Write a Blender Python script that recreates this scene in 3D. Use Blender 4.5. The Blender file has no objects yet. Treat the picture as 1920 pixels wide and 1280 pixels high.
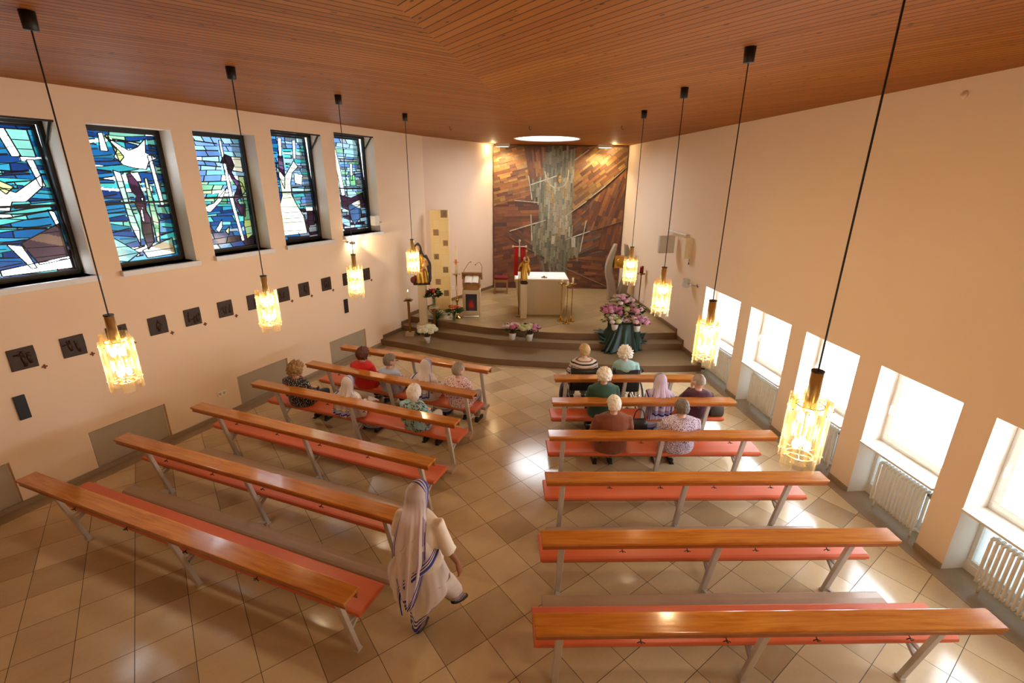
import bpy, bmesh, math, random
from mathutils import Vector, Matrix, noise
random.seed(7)
PI=math.pi
SC=bpy.context.scene
COL=SC.collection
def V(*a): return Vector(a)
def lin(c):
    c=c/255.0
    return c/12.92 if c<=.04045 else ((c+.055)/1.055)**2.4
def rgb(r,g,b): return (lin(r),lin(g),lin(b),1.0)
# ------------------------------------------------------------------ materials
class NT:
    def __init__(s,name):
        s.m=bpy.data.materials.new(name); s.m.use_nodes=True
        s.t=s.m.node_tree; s.t.nodes.clear()
        s.out=s.t.nodes.new('ShaderNodeOutputMaterial')
    def n(s,typ,ins=None,**kw):
        nd=s.t.nodes.new('ShaderNode'+typ)
        for k,v in kw.items(): setattr(nd,k,v)
        for k,v in (ins or {}).items():
            if isinstance(v,tuple) and len(v)==2 and hasattr(v[0],'outputs'):
                s.t.links.new(v[0].outputs[v[1]],nd.inputs[k])
            elif hasattr(v,'outputs'): s.t.links.new(v.outputs[0],nd.inputs[k])
            else: nd.inputs[k].default_value=v
        return nd
    def math(s,op,a,b=0.0,c=0.0): return s.n('Math',{0:a,1:b,2:c},operation=op)
    def mix(s,f,a,b): 
        nd=s.t.nodes.new('ShaderNodeMix'); nd.data_type='RGBA'
        for i,v in ((0,f),(6,a),(7,b)):
            if hasattr(v,'outputs'): s.t.links.new(v.outputs[0],nd.inputs[i])
            elif isinstance(v,tuple) and len(v)==2: s.t.links.new(v[0].outputs[v[1]],nd.inputs[i])
            else: nd.inputs[i].default_value=v
        s.last=nd; return (nd,2)
    def ramp(s,f,stops):
        nd=s.t.nodes.new('ShaderNodeValToRGB'); s.t.links.new(f.outputs[0] if hasattr(f,'outputs') else f[0].outputs[f[1]],nd.inputs[0])
        cr=nd.color_ramp
        while len(cr.elements)<len(stops): cr.elements.new(.5)
        for e,(p,c) in zip(cr.elements,stops): e.position=p; e.color=c
        return nd
    def surf(s,sh):
        if isinstance(sh,tuple): s.t.links.new(sh[0].outputs[sh[1]],s.out.inputs[0])
        else: s.t.links.new(sh.outputs[0],s.out.inputs[0])
        return s.m
    def coord(s): return (s.n('TexCoord'),3)
    def noise(s,scale,vec=None,detail=3,rough=.5,dist=0):
        return s.n('TexNoise',{'Vector':vec or s.coord(),'Scale':scale,'Detail':detail,'Roughness':rough,'Distortion':dist})
    def mapping(s,vec,rot=(0,0,0),scale=(1,1,1),loc=(0,0,0)):
        return s.n('Mapping',{'Vector':vec,'Rotation':rot,'Scale':scale,'Location':loc})
    def bsdf(s,col,rough=.5,metal=0,bump=None,bs=.2,bd=.01,**kw):
        ins={'Base Color':col,'Roughness':rough,'Metallic':metal}
        ins.update(kw)
        b=s.n('BsdfPrincipled',ins)
        if bump is not None:
            bn=s.n('Bump',{'Height':bump,'Strength':bs,'Distance':bd}); s.t.links.new(bn.outputs[0],b.inputs['Normal'])
        return b
MC={}
def plain(name,col,rough=.5,metal=0,vary=.06,scale=12,bump=.0,**kw):
    if name in MC: return MC[name]
    t=NT(name); nz=t.noise(scale)
    c2=tuple(min(1,x*(1-vary*2)) for x in col[:3])+(1,); c1=tuple(min(1,x*(1+vary)) for x in col[:3])+(1,)
    c=t.mix((nz,0),c2,c1)
    MC[name]=t.surf(t.bsdf(c,rough,metal,bump=(nz if bump else None),bs=bump,**kw)); return MC[name]
# ------------------------------------------------------------------ mesh builder
class MB:
    def __init__(s): s.v=[];s.f=[];s.m=[];s.c=None
    def add(s,vs,fs,mi=0,M=None):
        o=len(s.v)
        for p in vs:
            p=Vector(p); s.v.append(M@p if M is not None else p)
        for f in fs: s.f.append(tuple(i+o for i in f)); s.m.append(mi)
    def box(s,c,d,mi=0,M=None):
        x,y,z=[q/2 for q in d]
        vs=[(c[0]+a*x,c[1]+b*y,c[2]+e*z) for a in(-1,1) for b in(-1,1) for e in(-1,1)]
        s.add(vs,[(0,1,3,2),(4,6,7,5),(0,4,5,1),(2,3,7,6),(0,2,6,4),(1,5,7,3)],mi,M)
    def bar(s,a,b,w,h,mi=0,up=(0,0,1)):
        a=Vector(a);b=Vector(b);d=(b-a);L=d.length;d.normalize();u=Vector(up)
        if abs(d.dot(u))>.98:u=Vector((0,1,0))
        x=d.cross(u).normalized();y=x.cross(d)
        M=Matrix((x,d,y)).transposed().to_4x4();M.translation=(a+b)/2
        s.box((0,0,0),(w,L,h),mi,M)
    def loft(s,rings,mi=0,cap=True,closed=True):
        o=len(s.v);n=len(rings[0])
        for r in rings:
            for p in r:s.v.append(Vector(p))
        for k in range(len(rings)-1):
            for i in range(n if closed else n-1):
                j=(i+1)%n
                s.f.append((o+k*n+i,o+k*n+j,o+(k+1)*n+j,o+(k+1)*n+i));s.m.append(mi)
        if cap and closed:
            s.f.append(tuple(o+i for i in reversed(range(n))));s.m.append(mi)
            s.f.append(tuple(o+(len(rings)-1)*n+i for i in range(n)));s.m.append(mi)
    def tube(s,path,r,n=8,mi=0,cap=True,flat=1.0,ref=None):
        path=[Vector(p) for p in path]
        if not isinstance(r,(list,tuple)): r=[r]*len(path)
        rings=[];pu=None
        for i,p in enumerate(path):
            d=(path[min(i+1,len(path)-1)]-path[max(i-1,0)]).normalized()
            if pu is None:
                u=Vector(ref) if ref else (Vector((0,0,1)) if abs(d.z)<.9 else Vector((0,1,0)))
            else:u=pu
            x=d.cross(u).normalized() if d.cross(u).length>1e-5 else Vector((1,0,0));y=x.cross(d).normalized();pu=y
            rr=r[i]
            rings.append([p+x*(math.cos(2*PI*k/n)*rr)+y*(math.sin(2*PI*k/n)*rr*flat) for k in range(n)])
        s.loft(rings,mi,cap)
    def lathe(s,prof,c=(0,0,0),n=16,mi=0,cap=True,M=None):
        rings=[[(c[0]+math.cos(2*PI*k/n)*r,c[1]+math.sin(2*PI*k/n)*r,c[2]+z) for k in range(n)] for r,z in prof]
        if M is not None: rings=[[M@Vector(p) for p in R] for R in rings]
        s.loft(rings,mi,cap)
    def ell(s,c,r,n=12,m=8,mi=0,M=None,fn=None):
        vs=[];fs=[]
        for j in range(1,m):
            ph=PI*j/m
            for i in range(n):
                th=2*PI*i/n;d=(math.sin(ph)*math.cos(th),math.sin(ph)*math.sin(th),math.cos(ph))
                k=fn(d) if fn else 1
                vs.append((d[0]*r[0]*k,d[1]*r[1]*k,d[2]*r[2]*k))
        kt=fn((0,0,1)) if fn else 1;kb=fn((0,0,-1)) if fn else 1
        vs.append((0,0,r[2]*kt));vs.append((0,0,-r[2]*kb));T=len(vs)-2;B=T+1
        for j in range(m-2):
            for i in range(n):
                a=j*n+i;b=j*n+(i+1)%n;fs.append((a,a+n,b+n,b))
        for i in range(n):
            fs.append((T,i,(i+1)%n));o=(m-2)*n;fs.append((B,o+(i+1)%n,o+i))
        vs=[(Vector(p) if M is None else M@Vector(p))+Vector(c) for p in vs]
        s.add(vs,fs,mi)
    def prism(s,pts,z0,z1,mi=0,M=None):
        n=len(pts);vs=[(p[0],p[1],z0) for p in pts]+[(p[0],p[1],z1) for p in pts]
        s.add(vs,[tuple(reversed(range(n))),tuple(range(n,2*n))]+[(i,(i+1)%n,n+(i+1)%n,n+i) for i in range(n)],mi,M)
    def build(s,name,mats,parent=None,smooth=False,bevel=0,loc=None,rz=None,seg=2,label=None,sub=0,solid=0,fix=False):
        me=bpy.data.meshes.new(name);me.from_pydata([tuple(p) for p in s.v],[],s.f)
        if not isinstance(mats,(list,tuple)):mats=[mats]
        for m in mats:me.materials.append(m)
        if len(mats)>1:me.polygons.foreach_set('material_index',s.m)
        if smooth:me.polygons.foreach_set('use_smooth',[True]*len(me.polygons))
        me.update()
        if fix:
            bm=bmesh.new();bm.from_mesh(me);bmesh.ops.recalc_face_normals(bm,faces=bm.faces);bm.to_mesh(me);bm.free()
        o=bpy.data.objects.new(name,me);COL.objects.link(o)
        if parent is not None:o.parent=parent
        if loc is not None:o.location=loc
        if rz is not None:o.rotation_euler=(0,0,rz)
        if bevel:
            b=o.modifiers.new('b','BEVEL');b.width=bevel;b.segments=seg;b.limit_method='ANGLE';b.angle_limit=math.radians(40)
        if solid:
            b=o.modifiers.new('s','SOLIDIFY');b.thickness=solid;b.offset=0
        if sub:
            b=o.modifiers.new('u','SUBSURF');b.levels=sub;b.render_levels=sub
        if label:o['label']=label
        return o
def tag(o,label,cat,group=None,kind=None):
    if label:o['label']=label
    if cat:o['category']=cat
    if group:o['group']=group
    if kind:o['kind']=kind
    return o
def empty(name,loc,rz=0,label=None,cat=None,group=None,kind=None):
    o=bpy.data.objects.new(name,None);COL.objects.link(o);o.location=loc;o.rotation_euler=(0,0,rz);o.empty_display_size=.1
    return tag(o,label,cat,group,kind)
def copy_tree(o,parent=None):
    c=o.copy();COL.objects.link(c)
    if parent is not None:c.parent=parent
    for ch in list(o.children):copy_tree(ch,c)
    return c
def catmull(P,k=8):
    P=[Vector(p) for p in P];out=[]
    for i in range(len(P)-1):
        a=P[max(i-1,0)];b=P[i];c=P[i+1];d=P[min(i+2,len(P)-1)]
        for j in range(k):
            t=j/k;out.append(.5*((2*b)+(c-a)*t+(2*a-5*b+4*c-d)*t*t+(3*b-a-3*c+d)*t**3))
    out.append(P[-1]);return out
# ------------------------------------------------------------------ camera
H=4.0;CE=5.02
th=.32716;ro=.010812
cx,sx=math.cos(th),math.sin(th)
Rr=V(math.cos(ro),math.sin(ro)*sx,math.sin(ro)*cx);Uu=V(-math.sin(ro),math.cos(ro)*sx,math.cos(ro)*cx);Ff=V(0,cx,-sx)
cam=bpy.data.cameras.new('camera');cam.lens=899.2/1920*36;cam.sensor_width=36;cam.sensor_fit='HORIZONTAL';cam.clip_start=.05
co=bpy.data.objects.new('camera',cam);COL.objects.link(co)
Mx=Matrix((Rr,Uu,-Ff)).transposed().to_4x4();Mx.translation=(0,0,H);co.matrix_world=Mx;SC.camera=co
# ------------------------------------------------------------------ room materials
def mat_wall(name,c1,c2):
    t=NT(name);a=t.noise(1.3,detail=4);b=t.noise(220,detail=2)
    return t.surf(t.bsdf(t.mix((a,0),c1,c2),.85,bump=b,bs=.12,bd=.004))
M_wall=mat_wall('wall_paint_peach',rgb(236,212,186),rgb(240,218,194))
M_wall2=mat_wall('wall_paint_rose',rgb(224,196,172),rgb(230,204,182))
M_reveal=mat_wall('reveal_paint',rgb(236,226,214),rgb(240,232,222))
def mat_floor():
    t=NT('floor_tiles');g=t.n('TexCoord');mp=t.mapping((g,3),loc=(-.06,-5.11,0))
    r=t.mapping(mp,rot=(0,0,-math.radians(36.7)),scale=(1,1,1))
    s=t.n('SeparateXYZ',{0:r});x=t.math('DIVIDE',(s,0),.432);y=t.math('DIVIDE',(s,1),.4365)
    fx=t.math('FLOOR',x);fy=t.math('FLOOR',y);c=t.n('CombineXYZ',{0:fx,1:fy,2:0.})
    wn=t.n('TexWhiteNoise',{'Vector':c},noise_dimensions='3D')
    def edge(q): 
        fr=t.math('FRACT',q);i=t.math('SUBTRACT',1.,fr);return t.math('MINIMUM',fr,i)
    e=t.math('MINIMUM',edge(x),edge(y));gr=t.math('LESS_THAN',e,.0065)
    off=t.n('VectorMath',{0:(wn,1),1:(9.,9.,9.)},operation='MULTIPLY');vv=t.n('VectorMath',{0:r,1:off},operation='ADD')
    st=t.mapping(vv,rot=(0,0,.5),scale=(1,3.2,1));nz=t.noise(1.6,st,4,.6,.4);n2=t.noise(30,vv,3)
    base=t.ramp((wn,0),[(0,rgb(160,136,102)),(.2,rgb(206,180,136)),(.62,rgb(222,202,164)),(.9,rgb(212,186,142)),(1,rgb(152,132,104))])
    base.color_ramp.interpolation='LINEAR'
    m1=t.mix((nz,0),rgb(192,158,112),rgb(226,210,178))
    c1=t.mix(.42,(base,0),m1)
    c2=t.mix(t.math('MULTIPLY',(n2,0),.18),c1,rgb(150,120,84))
    c3=t.mix(gr,c2,rgb(74,58,42))
    rg=t.math('ADD',t.math('MULTIPLY',(nz,0),.10),t.math('MULTIPLY_ADD',gr,.4,.09))
    hb=t.math('MULTIPLY_ADD',gr,-1.,t.math('MULTIPLY',n2,.05))
    return t.surf(t.bsdf(c3,rg,bump=hb,bs=.25,bd=.002))
M_floor=mat_floor()
def mat_boards(name,ang,lite,dark,groove,w=.088):
    t=NT(name);g=t.n('TexCoord');r=t.mapping((g,3),rot=(0,0,-ang))
    s=t.n('SeparateXYZ',{0:r});y=t.math('DIVIDE',(s,1),w);f=t.math('FRACT',y);row=t.math('FLOOR',y)
    wn=t.n('TexWhiteNoise',{'W':row},noise_dimensions='1D')
    xo=t.math('MULTIPLY_ADD',(wn,0),7.,(s,0));seg=t.math('FLOOR',t.math('DIVIDE',xo,2.7))
    wn2=t.n('TexWhiteNoise',{'Vector':t.n('CombineXYZ',{0:seg,1:row,2:0.})},noise_dimensions='3D')
    v=t.n('CombineXYZ',{0:t.math('MULTIPLY',xo,1.4),1:t.math('MULTIPLY',(s,1),26.),2:t.math('MULTIPLY',row,3.1)})
    gn=t.noise(1.,v,5,.6,.6)
    kn=t.n('TexVoronoi',{'Vector':t.n('CombineXYZ',{0:t.math('MULTIPLY',xo,.8),1:t.math('MULTIPLY',(s,1),1.8),2:row}),'Scale':5.0,'Randomness':1.})
    k=t.math('LESS_THAN',(kn,0),.085);k2=t.math('SUBTRACT',1.,t.math('SMOOTH_MIN',1.,t.math('MULTIPLY',(kn,0),5.),.2))
    c=t.mix((wn2,0),dark,lite);c=t.mix(t.math('MULTIPLY',(gn,0),.55),c,dark)
    c=t.mix(t.math('MULTIPLY',k2,.35),c,rgb(112,58,24));c=t.mix(t.math('MULTIPLY',k,.85),c,rgb(58,26,12))
    e=t.math('LESS_THAN',f,groove);e2=t.math('SUBTRACT',1.,t.math('MULTIPLY',f,3.));e2=t.math('MAXIMUM',e2,0.)
    c=t.mix(e,c,rgb(62,30,14))
    h=t.math('SUBTRACT',t.math('MULTIPLY',gn,.15),t.math('MULTIPLY',e,1.))
    return t.surf(t.bsdf(c,.6,bump=h,bs=.5,bd=.006,**{'Specular IOR Level':.25}))
A1=math.radians(36.5);A2=math.radians(-53.5)
M_ceilL=mat_boards('ceiling_boards_left',A1,rgb(170,106,38),rgb(144,84,26),.15)
M_ceilR=mat_boards('ceiling_boards_right',A2,rgb(174,108,36),rgb(148,86,24),.12)
def mat_wood(name,c1,c2,rough=.25,sc=1.0,axis=0):
    t=NT(name);g=t.coord();sca=[14*sc,14*sc,14*sc];sca[axis]=1.1*sc
    mp=t.mapping(g,scale=tuple(sca));nz=t.noise(1.,mp,6,.65,1.2);nz=t.n('MapRange',{0:nz,1:.32,2:.68});n2=t.noise(5,mp,3)
    big=t.noise(1.4,g,2)
    c=t.mix((nz,0),c2,c1);c=t.mix(t.math('MULTIPLY',(big,0),.5),c,c2)
    k=t.n('TexVoronoi',{'Vector':t.mapping(g,scale=(.5,1,1) if axis==0 else (1,1,1)),'Scale':4.});kk=t.math('LESS_THAN',(k,0),.06)
    c=t.mix(t.math('MULTIPLY',kk,.6),c,rgb(96,50,20))
    r=t.math('MULTIPLY_ADD',(n2,0),.15,rough-.07)
    return t.surf(t.bsdf(c,r,bump=nz,bs=.08,bd=.003,**{'Coat Weight':.5,'Coat Roughness':.08}))
M_rail=mat_wood('varnished_pine',rgb(220,150,62),rgb(172,98,32),.16)
M_rail_side=mat_wood('varnished_pine_edge',rgb(184,108,42),rgb(136,72,24),.3)
M_oak=mat_wood('oak',rgb(186,138,78),rgb(140,94,46),.4,2,2)
def mat_vinyl(name,c,rough=.38):
    t=NT(name);n=t.noise(300,detail=2);b=t.noise(2.5,detail=2);c2=tuple(x*.82 for x in c[:3])+(1,)
    return t.surf(t.bsdf(t.mix((b,0),c2,c),rough,bump=n,bs=.15,bd=.002))
M_seat=mat_vinyl('orange_vinyl',rgb(220,108,66));M_kneel=mat_vinyl('taupe_vinyl',rgb(182,154,130),.32)
M_steel=plain('grey_painted_steel',rgb(200,194,186),.4,0)
def mat_stone(name,c1,c2,c3,rough=.35,sc=1):
    t=NT(name);a=t.noise(3*sc,detail=6,rough=.65);b=t.noise(40*sc,detail=3)
    c=t.mix((a,0),c1,c2);c=t.mix(t.math('MULTIPLY',(b,0),.5),c,c3)
    return t.surf(t.bsdf(c,rough,bump=b,bs=.1,bd=.003))
M_step=mat_stone('chancel_stone',rgb(122,100,70),rgb(152,130,96),rgb(104,84,58),.3)
M_riser=mat_stone('chancel_riser_stone',rgb(112,84,60),rgb(132,104,76),rgb(98,74,54),.35)
M_border=mat_stone('border_stone',rgb(150,130,104),rgb(174,156,130),rgb(128,108,84),.3)
M_lime=mat_stone('limestone',rgb(204,186,150),rgb(220,204,172),rgb(184,164,128),.7,2)
M_grey=plain('grey_panel',rgb(172,160,140),.6,0,.05,5)
M_white=plain('white_paint',rgb(238,236,230),.4);M_pvc=plain('white_pvc',rgb(236,234,228),.3)
M_black=plain('black_metal',rgb(22,20,20),.45);M_brass=plain('brass',rgb(196,160,84),.25,1.0,.05)
M_brassd=plain('aged_brass',rgb(150,116,62),.35,1.0,.08)
M_gold=plain('gilded',rgb(212,164,72),.35,.9,.25,40,.4)
M_chrome=plain('chrome',rgb(200,200,200),.15,1.0)
M_cloth=plain('white_linen',rgb(240,238,232),.8)
M_bronze=plain('dark_bronze',rgb(62,40,26),.55,.15,.3,25,.5)
M_leaf=plain('dark_leaf',rgb(42,66,30),.5,0,.35,30);M_leaf2=plain('bright_leaf',rgb(74,104,44),.5,0,.35,30)
M_pot=plain('white_ceramic',rgb(238,234,228),.25);M_soil=plain('soil',rgb(60,40,28),.9)
M_wax=plain('candle_wax',rgb(240,226,190),.5)
def emit(name,col,s):
    if name in MC:return MC[name]
    t=NT(name);MC[name]=t.surf(t.n('Emission',{'Color':col,'Strength':s}));return MC[name]
# ------------------------------------------------------------------ room
def wall(name,O,d,nrm,u0,u1,z0,z1,holes,mats,thick=.4,extra=None):
    # O,d,nrm in plan; holes (ua,ub,za,zb,depth,through,revealmat)
    O=V(O[0],O[1],0);d=V(d[0],d[1],0).normalized();nn=V(nrm[0],nrm[1],0).normalized()
    P=lambda u,z,w=0:O+d*u+V(0,0,z)-nn*w
    us=sorted({u0,u1,*[h[0] for h in holes],*[h[1] for h in holes]});zs=sorted({z0,z1,*[h[2] for h in holes],*[h[3] for h in holes]})
    mb=MB()
    def inh(u,z,thr=False):
        for h in holes:
            if h[0]<u<h[1] and h[2]<z<h[3] and (not thr or h[5]):return True
        return False
    for i in range(len(us)-1):
        for j in range(len(zs)-1):
            um=(us[i]+us[i+1])/2;zm=(zs[j]+zs[j+1])/2;a,b,c,e=us[i],us[i+1],zs[j],zs[j+1]
            if not inh(um,zm):mb.add([P(a,c),P(b,c),P(b,e),P(a,e)],[(0,1,2,3)])
            if not inh(um,zm,True):mb.add([P(a,c,thick),P(b,c,thick),P(b,e,thick),P(a,e,thick)],[(3,2,1,0)])
    for a,b,c,e,dp,thr,rm in holes:
        dp=thick if thr else dp
        for (p,q,r,s) in ((P(a,c),P(a,e),P(a,e,dp),P(a,c,dp)),(P(b,e),P(b,c),P(b,c,dp),P(b,e,dp)),(P(a,e),P(b,e),P(b,e,dp),P(a,e,dp)),(P(b,c),P(a,c),P(a,c,dp),P(b,c,dp))):
            mb.add([p,q,r,s],[(0,1,2,3)],rm)
        if not thr:mb.add([P(a,c,dp),P(b,c,dp),P(b,e,dp),P(a,e,dp)],[(0,1,2,3)],rm)
    for (a,b,c,e) in ((u0,u0,z0,z1),(u1,u1,z0,z1)):
        mb.add([P(a,c),P(a,e),P(a,e,thick),P(a,c,thick)],[(0,1,2,3)])
    mb.add([P(u0,z1),P(u1,z1),P(u1,z1,thick),P(u0,z1,thick)],[(0,1,2,3)])
    if extra:extra(mb,P)
    o=mb.build(name,mats);tag(o,None,None,kind='structure');return P
LO=(-5.2438,7.1288);LD=(.4153,.9097);LN=(.9097,-.4153)
lu=lambda Y:(Y-7.1288)/.9097
RO=(4.5155,6.4257);RD=(-.0913,.9958);RN=(-.9958,-.0913)
ru=lambda Y:(Y-6.4257)*1.0042
LW=[(5.40,6.36,2.72,4.62),(6.65,7.61,2.72,4.62),(7.90,8.88,2.74,4.66),(9.19,10.25,2.75,4.78),(10.57,11.68,2.78,4.86)]
LNI=[(3.95,5.09,.04,.63),(5.84,6.76,.04,.62),(7.88,8.87,.04,.60),(9.89,10.93,.04,.58)]
holesL=[(lu(a),lu(b),c,e,0,True,1) for a,b,c,e in LW]+[(lu(a),lu(b),c,e,.05,False,0) for a,b,c,e in LNI]
PL=wall('wall_left',LO,LD,LN,lu(-1.6),lu(13.4),0,CE,holesL,[M_wall,M_reveal],.62)
p0=V(-2.381,13.4,0);p1=V(-.66,16.25,0);dd=(p1-p0);ln=dd.length
wall('wall_left',(p0.x,p0.y),(dd.x,dd.y),(dd.y,-dd.x),0,ln,0,CE,[],[M_wall2],.3)
RW=[(8.81,10.17),(5.93+1.0,8.43),(5.56,6.93),(4.19,5.53),(2.83,4.17),(1.45,2.8)]
RW=[(8.80,10.17),(7.31,8.44),(5.91,6.95),(4.52,5.56),(3.16,4.19),(1.8,2.83)]
WT=1.85
holesR=[(ru(a),ru(b),0,WT,0,True,1) for a,b in RW]
def ex(mb,P):
    for a,b in RW:
        a,b=ru(a),ru(b)
        q=[P(a,0,.27),P(b,0,.27),P(b,.78,.27),P(a,.78,.27),P(a,0,.42),P(b,0,.42),P(b,.78,.42),P(a,.78,.42)]
        mb.add([P(a,0,.26),P(b,0,.26),P(b,.10,.26),P(a,.10,.26),P(a,0,.42),P(b,0,.42),P(b,.10,.42),P(a,.10,.42)],[(0,1,2,3),(7,6,5,4),(3,2,6,7)],1)
PR=wall('wall_right',RO,RD,RN,ru(-1.6),ru(16.4),0,CE,holesR,[M_wall,M_reveal],.42,ex)
mb=MB();mb.box((1.5,16.38,2.5),(4.6,.2,5.1));tag(mb.build('wall_front',M_wall2),None,None,kind='structure')
mb=MB();mb.box((-2.2,-1.7,2.5),(15.6,.2,5.1));tag(mb.build('wall_back',M_wall),None,None,kind='structure')
# floor
fl=MB();fl.add([(-9.6,-1.7,0),(5.6,-1.7,0),(5.2,11.5,0),(-3.1,11.8,0),(-3.3,11.9,0)],[(0,1,2,3,4)])
tag(fl.build('floor',M_floor),None,None,kind='structure')
# ceiling with round skylight opening
SKX,SKY,SKR=.88,13.85,.86
bm=bmesh.new()
outer=[bm.verts.new(p) for p in [(-9.7,-1.7,CE),(5.7,-1.7,CE),(4.0,16.5,CE),(-.5,16.5,CE),(-2.5,13.42,CE)]]
circ=[bm.verts.new((SKX+SKR*math.cos(a*PI/24),SKY+SKR*math.sin(a*PI/24),CE)) for a in range(48)]
eds=[bm.edges.new((L[i],L[(i+1)%len(L)])) for L in (outer,circ) for i in range(len(L))]
bmesh.ops.triangle_fill(bm,edges=eds,use_beauty=True,normal=(0,0,-1))
sd=math.radians(81.2);sp=V(-.44,5.5,CE)
bmesh.ops.bisect_plane(bm,geom=bm.verts[:]+bm.edges[:]+bm.faces[:],plane_co=sp,plane_no=(math.sin(sd),-math.cos(sd),0))
me=bpy.data.meshes.new('ceiling');
for f in bm.faces:
    c=f.calc_center_median()-sp;f.material_index=1 if c.x*math.sin(sd)-c.y*math.cos(sd)>0 else 0
    if f.normal.z>0:f.normal_flip()
bm.to_mesh(me);bm.free();me.materials.append(M_ceilL);me.materials.append(M_ceilR)
o=bpy.data.objects.new('ceiling',me);COL.objects.link(o);tag(o,None,None,kind='structure')
# skylight shaft and opal dome
r=empty('skylight',(SKX,SKY,CE),0,'round bright skylight in the boarded ceiling above the altar','skylight')
mb=MB();mb.lathe([(SKR,-.012),(SKR+.035,-.012),(SKR+.035,0),(SKR,.0),(SKR,.10)],n=48,cap=False);mb.build('shaft',M_white,r,True)
t=NT('opal_dome');M_dome=t.surf(t.n('MixShader',{0:.12,1:t.n('BsdfTransparent',{'Color':(1,1,1,1)}),2:t.n('BsdfTranslucent',{'Color':(.95,.95,.95,1)})}))
mb=MB();mb.lathe([(SKR+.02,.09),(SKR*.9,.20),(SKR*.6,.30),(SKR*.25,.34),(.01,.345)],n=48,cap=False);mb.build('dome',M_dome,r,True)
# ceiling outer cover behind openings is the sky itself
# baseboards / borders
def strip(name,P,ua,ub,w0,w1,z0,z1,mat,kind='structure'):
    mb=MB();q=[P(ua,z0,w0),P(ub,z0,w0),P(ub,z0,w1),P(ua,z0,w1),P(ua,z1,w0),P(ub,z1,w0),P(ub,z1,w1),P(ua,z1,w1)]
    mb.add(q,[(0,1,2,3),(7,6,5,4),(0,4,5,1),(1,5,6,2),(2,6,7,3),(3,7,4,0)])
    return tag(mb.build(name,mat,fix=True),None,None,kind=kind)
strip('baseboard_left',PL,lu(-1.6),lu(11.45),.0,-.025,0,.07,M_border)
strip('trim_1',PL,lu(-1.6),lu(11.5),.0,-.22,0.0,.004,M_border)
strip('trim_2',PR,ru(-1.6),ru(9.95),.26,-.16,0.0,.004,M_border)
ys=[-1.6]+[q for ab in reversed(RW) for q in ab]+[10.0]
for i in range(0,len(ys),2):
    strip('baseboard_right',PR,ru(ys[i])+.001,ru(ys[i+1])-.001,.0,-.02,0,.07,M_border)
# grey plates in the left niches
for i,(a,b,c,e) in enumerate(LNI):
    o=strip('recessed_panel',PL,lu(a)+.012,lu(b)-.03,.045,.02,c+.01,e-.012,M_grey,None)
    tag(o,['grey panel low in the left wall nearest the camera','grey panel low in the left wall behind the second pew from the camera','grey panel low in the left wall beside the curly-haired woman','grey panel low in the left wall nearest the altar steps'][i],'wall panel','grey panels at the foot of the left wall')
# ------------------------------------------------------------------ chancel platform
def wallx(y,side):
    if side<0:
        return -5.2438+.4565*(y-7.1288) if y<13.4 else -2.381+(y-13.4)*.604
    return 4.5155-.0917*(y-6.4257)
S1=[(-3.30,11.40),(-2.4,11.02),(-1.4,10.50),(-.53,10.16),(.72,9.98),(1.41,9.90),(2.89,9.78),(4.195,9.86)]
S2=[(-2.93,12.2),(-1.98,11.65),(-.79,11.2),(-.2,11.0),(.85,10.86),(2.3,10.80),(4.10,10.87)]
S3=[(-2.78,12.52),(-1.97,12.14),(-.81,11.6),(-.16,11.42),(.87,11.19),(2.21,11.13),(4.065,11.28)]
pf=empty('altar_platform',(.5,12,0),0,'curved stone platform of three steps carrying the altar','steps',kind='structure')
def mat_plat():
    t=NT('platform_stone_slabs');g=t.coord();r=t.mapping(g,rot=(0,0,-.64))
    b=t.n('TexBrick',{'Vector':r,'Color1':rgb(124,102,70),'Color2':rgb(166,140,100),'Mortar':rgb(90,70,46),'Scale':1.,'Mortar Size':.006,'Brick Width':1.1,'Row Height':.55})
    nz=t.noise(4,g,6,.65);c=t.mix(t.math('MULTIPLY',(nz,0),.6),(b,0),rgb(188,162,116))
    return t.surf(t.bsdf(c,.28,bump=nz,bs=.05))
def slab(name,S,z0,z1):
    pts=[(p.x,p.y) for p in catmull([(a,b,0) for a,b in S],8)]
    e=pts[-1]
    full=pts+[(wallx(16.2,1),16.2),(-.66,16.2),(-2.39,13.4),(pts[0][0],pts[0][1]+.001)]
    mb=MB();n=len(full);full=[(a-.5,b-12) for a,b in full]
    mb.add([(x,y,z0) for x,y in full]+[(x,y,z1) for x,y in full],[tuple(range(n,2*n))],0)
    for i in range(len(pts)-1):mb.add([(full[i][0],full[i][1],z0),(full[i+1][0],full[i+1][1],z0),(full[i+1][0],full[i+1][1],z1),(full[i][0],full[i][1],z1)],[(0,1,2,3)],1)
    # slightly projecting light nosing
    return mb.build(name,[M_step if z1<.4 else mat_plat(),M_riser],pf)
slab('step',S1,0,.15);slab('step',S2,.15,.30);slab('step',S3,.30,.45)
# skirting stepping along the walls of the chancel
for (ya,yb,z) in ((11.5,12.2,.15),(12.2,12.52,.30),(12.52,13.38,.45)):
    strip('baseboard_left',PL,lu(ya)-.02,lu(yb),0,-.03,z-.15 if z<.4 else .30,z+.09,M_riser)
PL2=lambda u,z,w=0:p0+dd.normalized()*u+V(0,0,z)-V(dd.y,-dd.x,0).normalized()*w
strip('baseboard_left',PL2,0,ln-.03,0,-.03,.44,.54,M_riser)
for (ya,yb,z) in ((9.9,10.88,.15),(10.88,11.3,.30),(11.3,16.15,.45)):
    strip('baseboard_right',PR,ru(ya),ru(yb),0,-.03,0 if z<.2 else z-.15,z+.09,M_riser)
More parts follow.
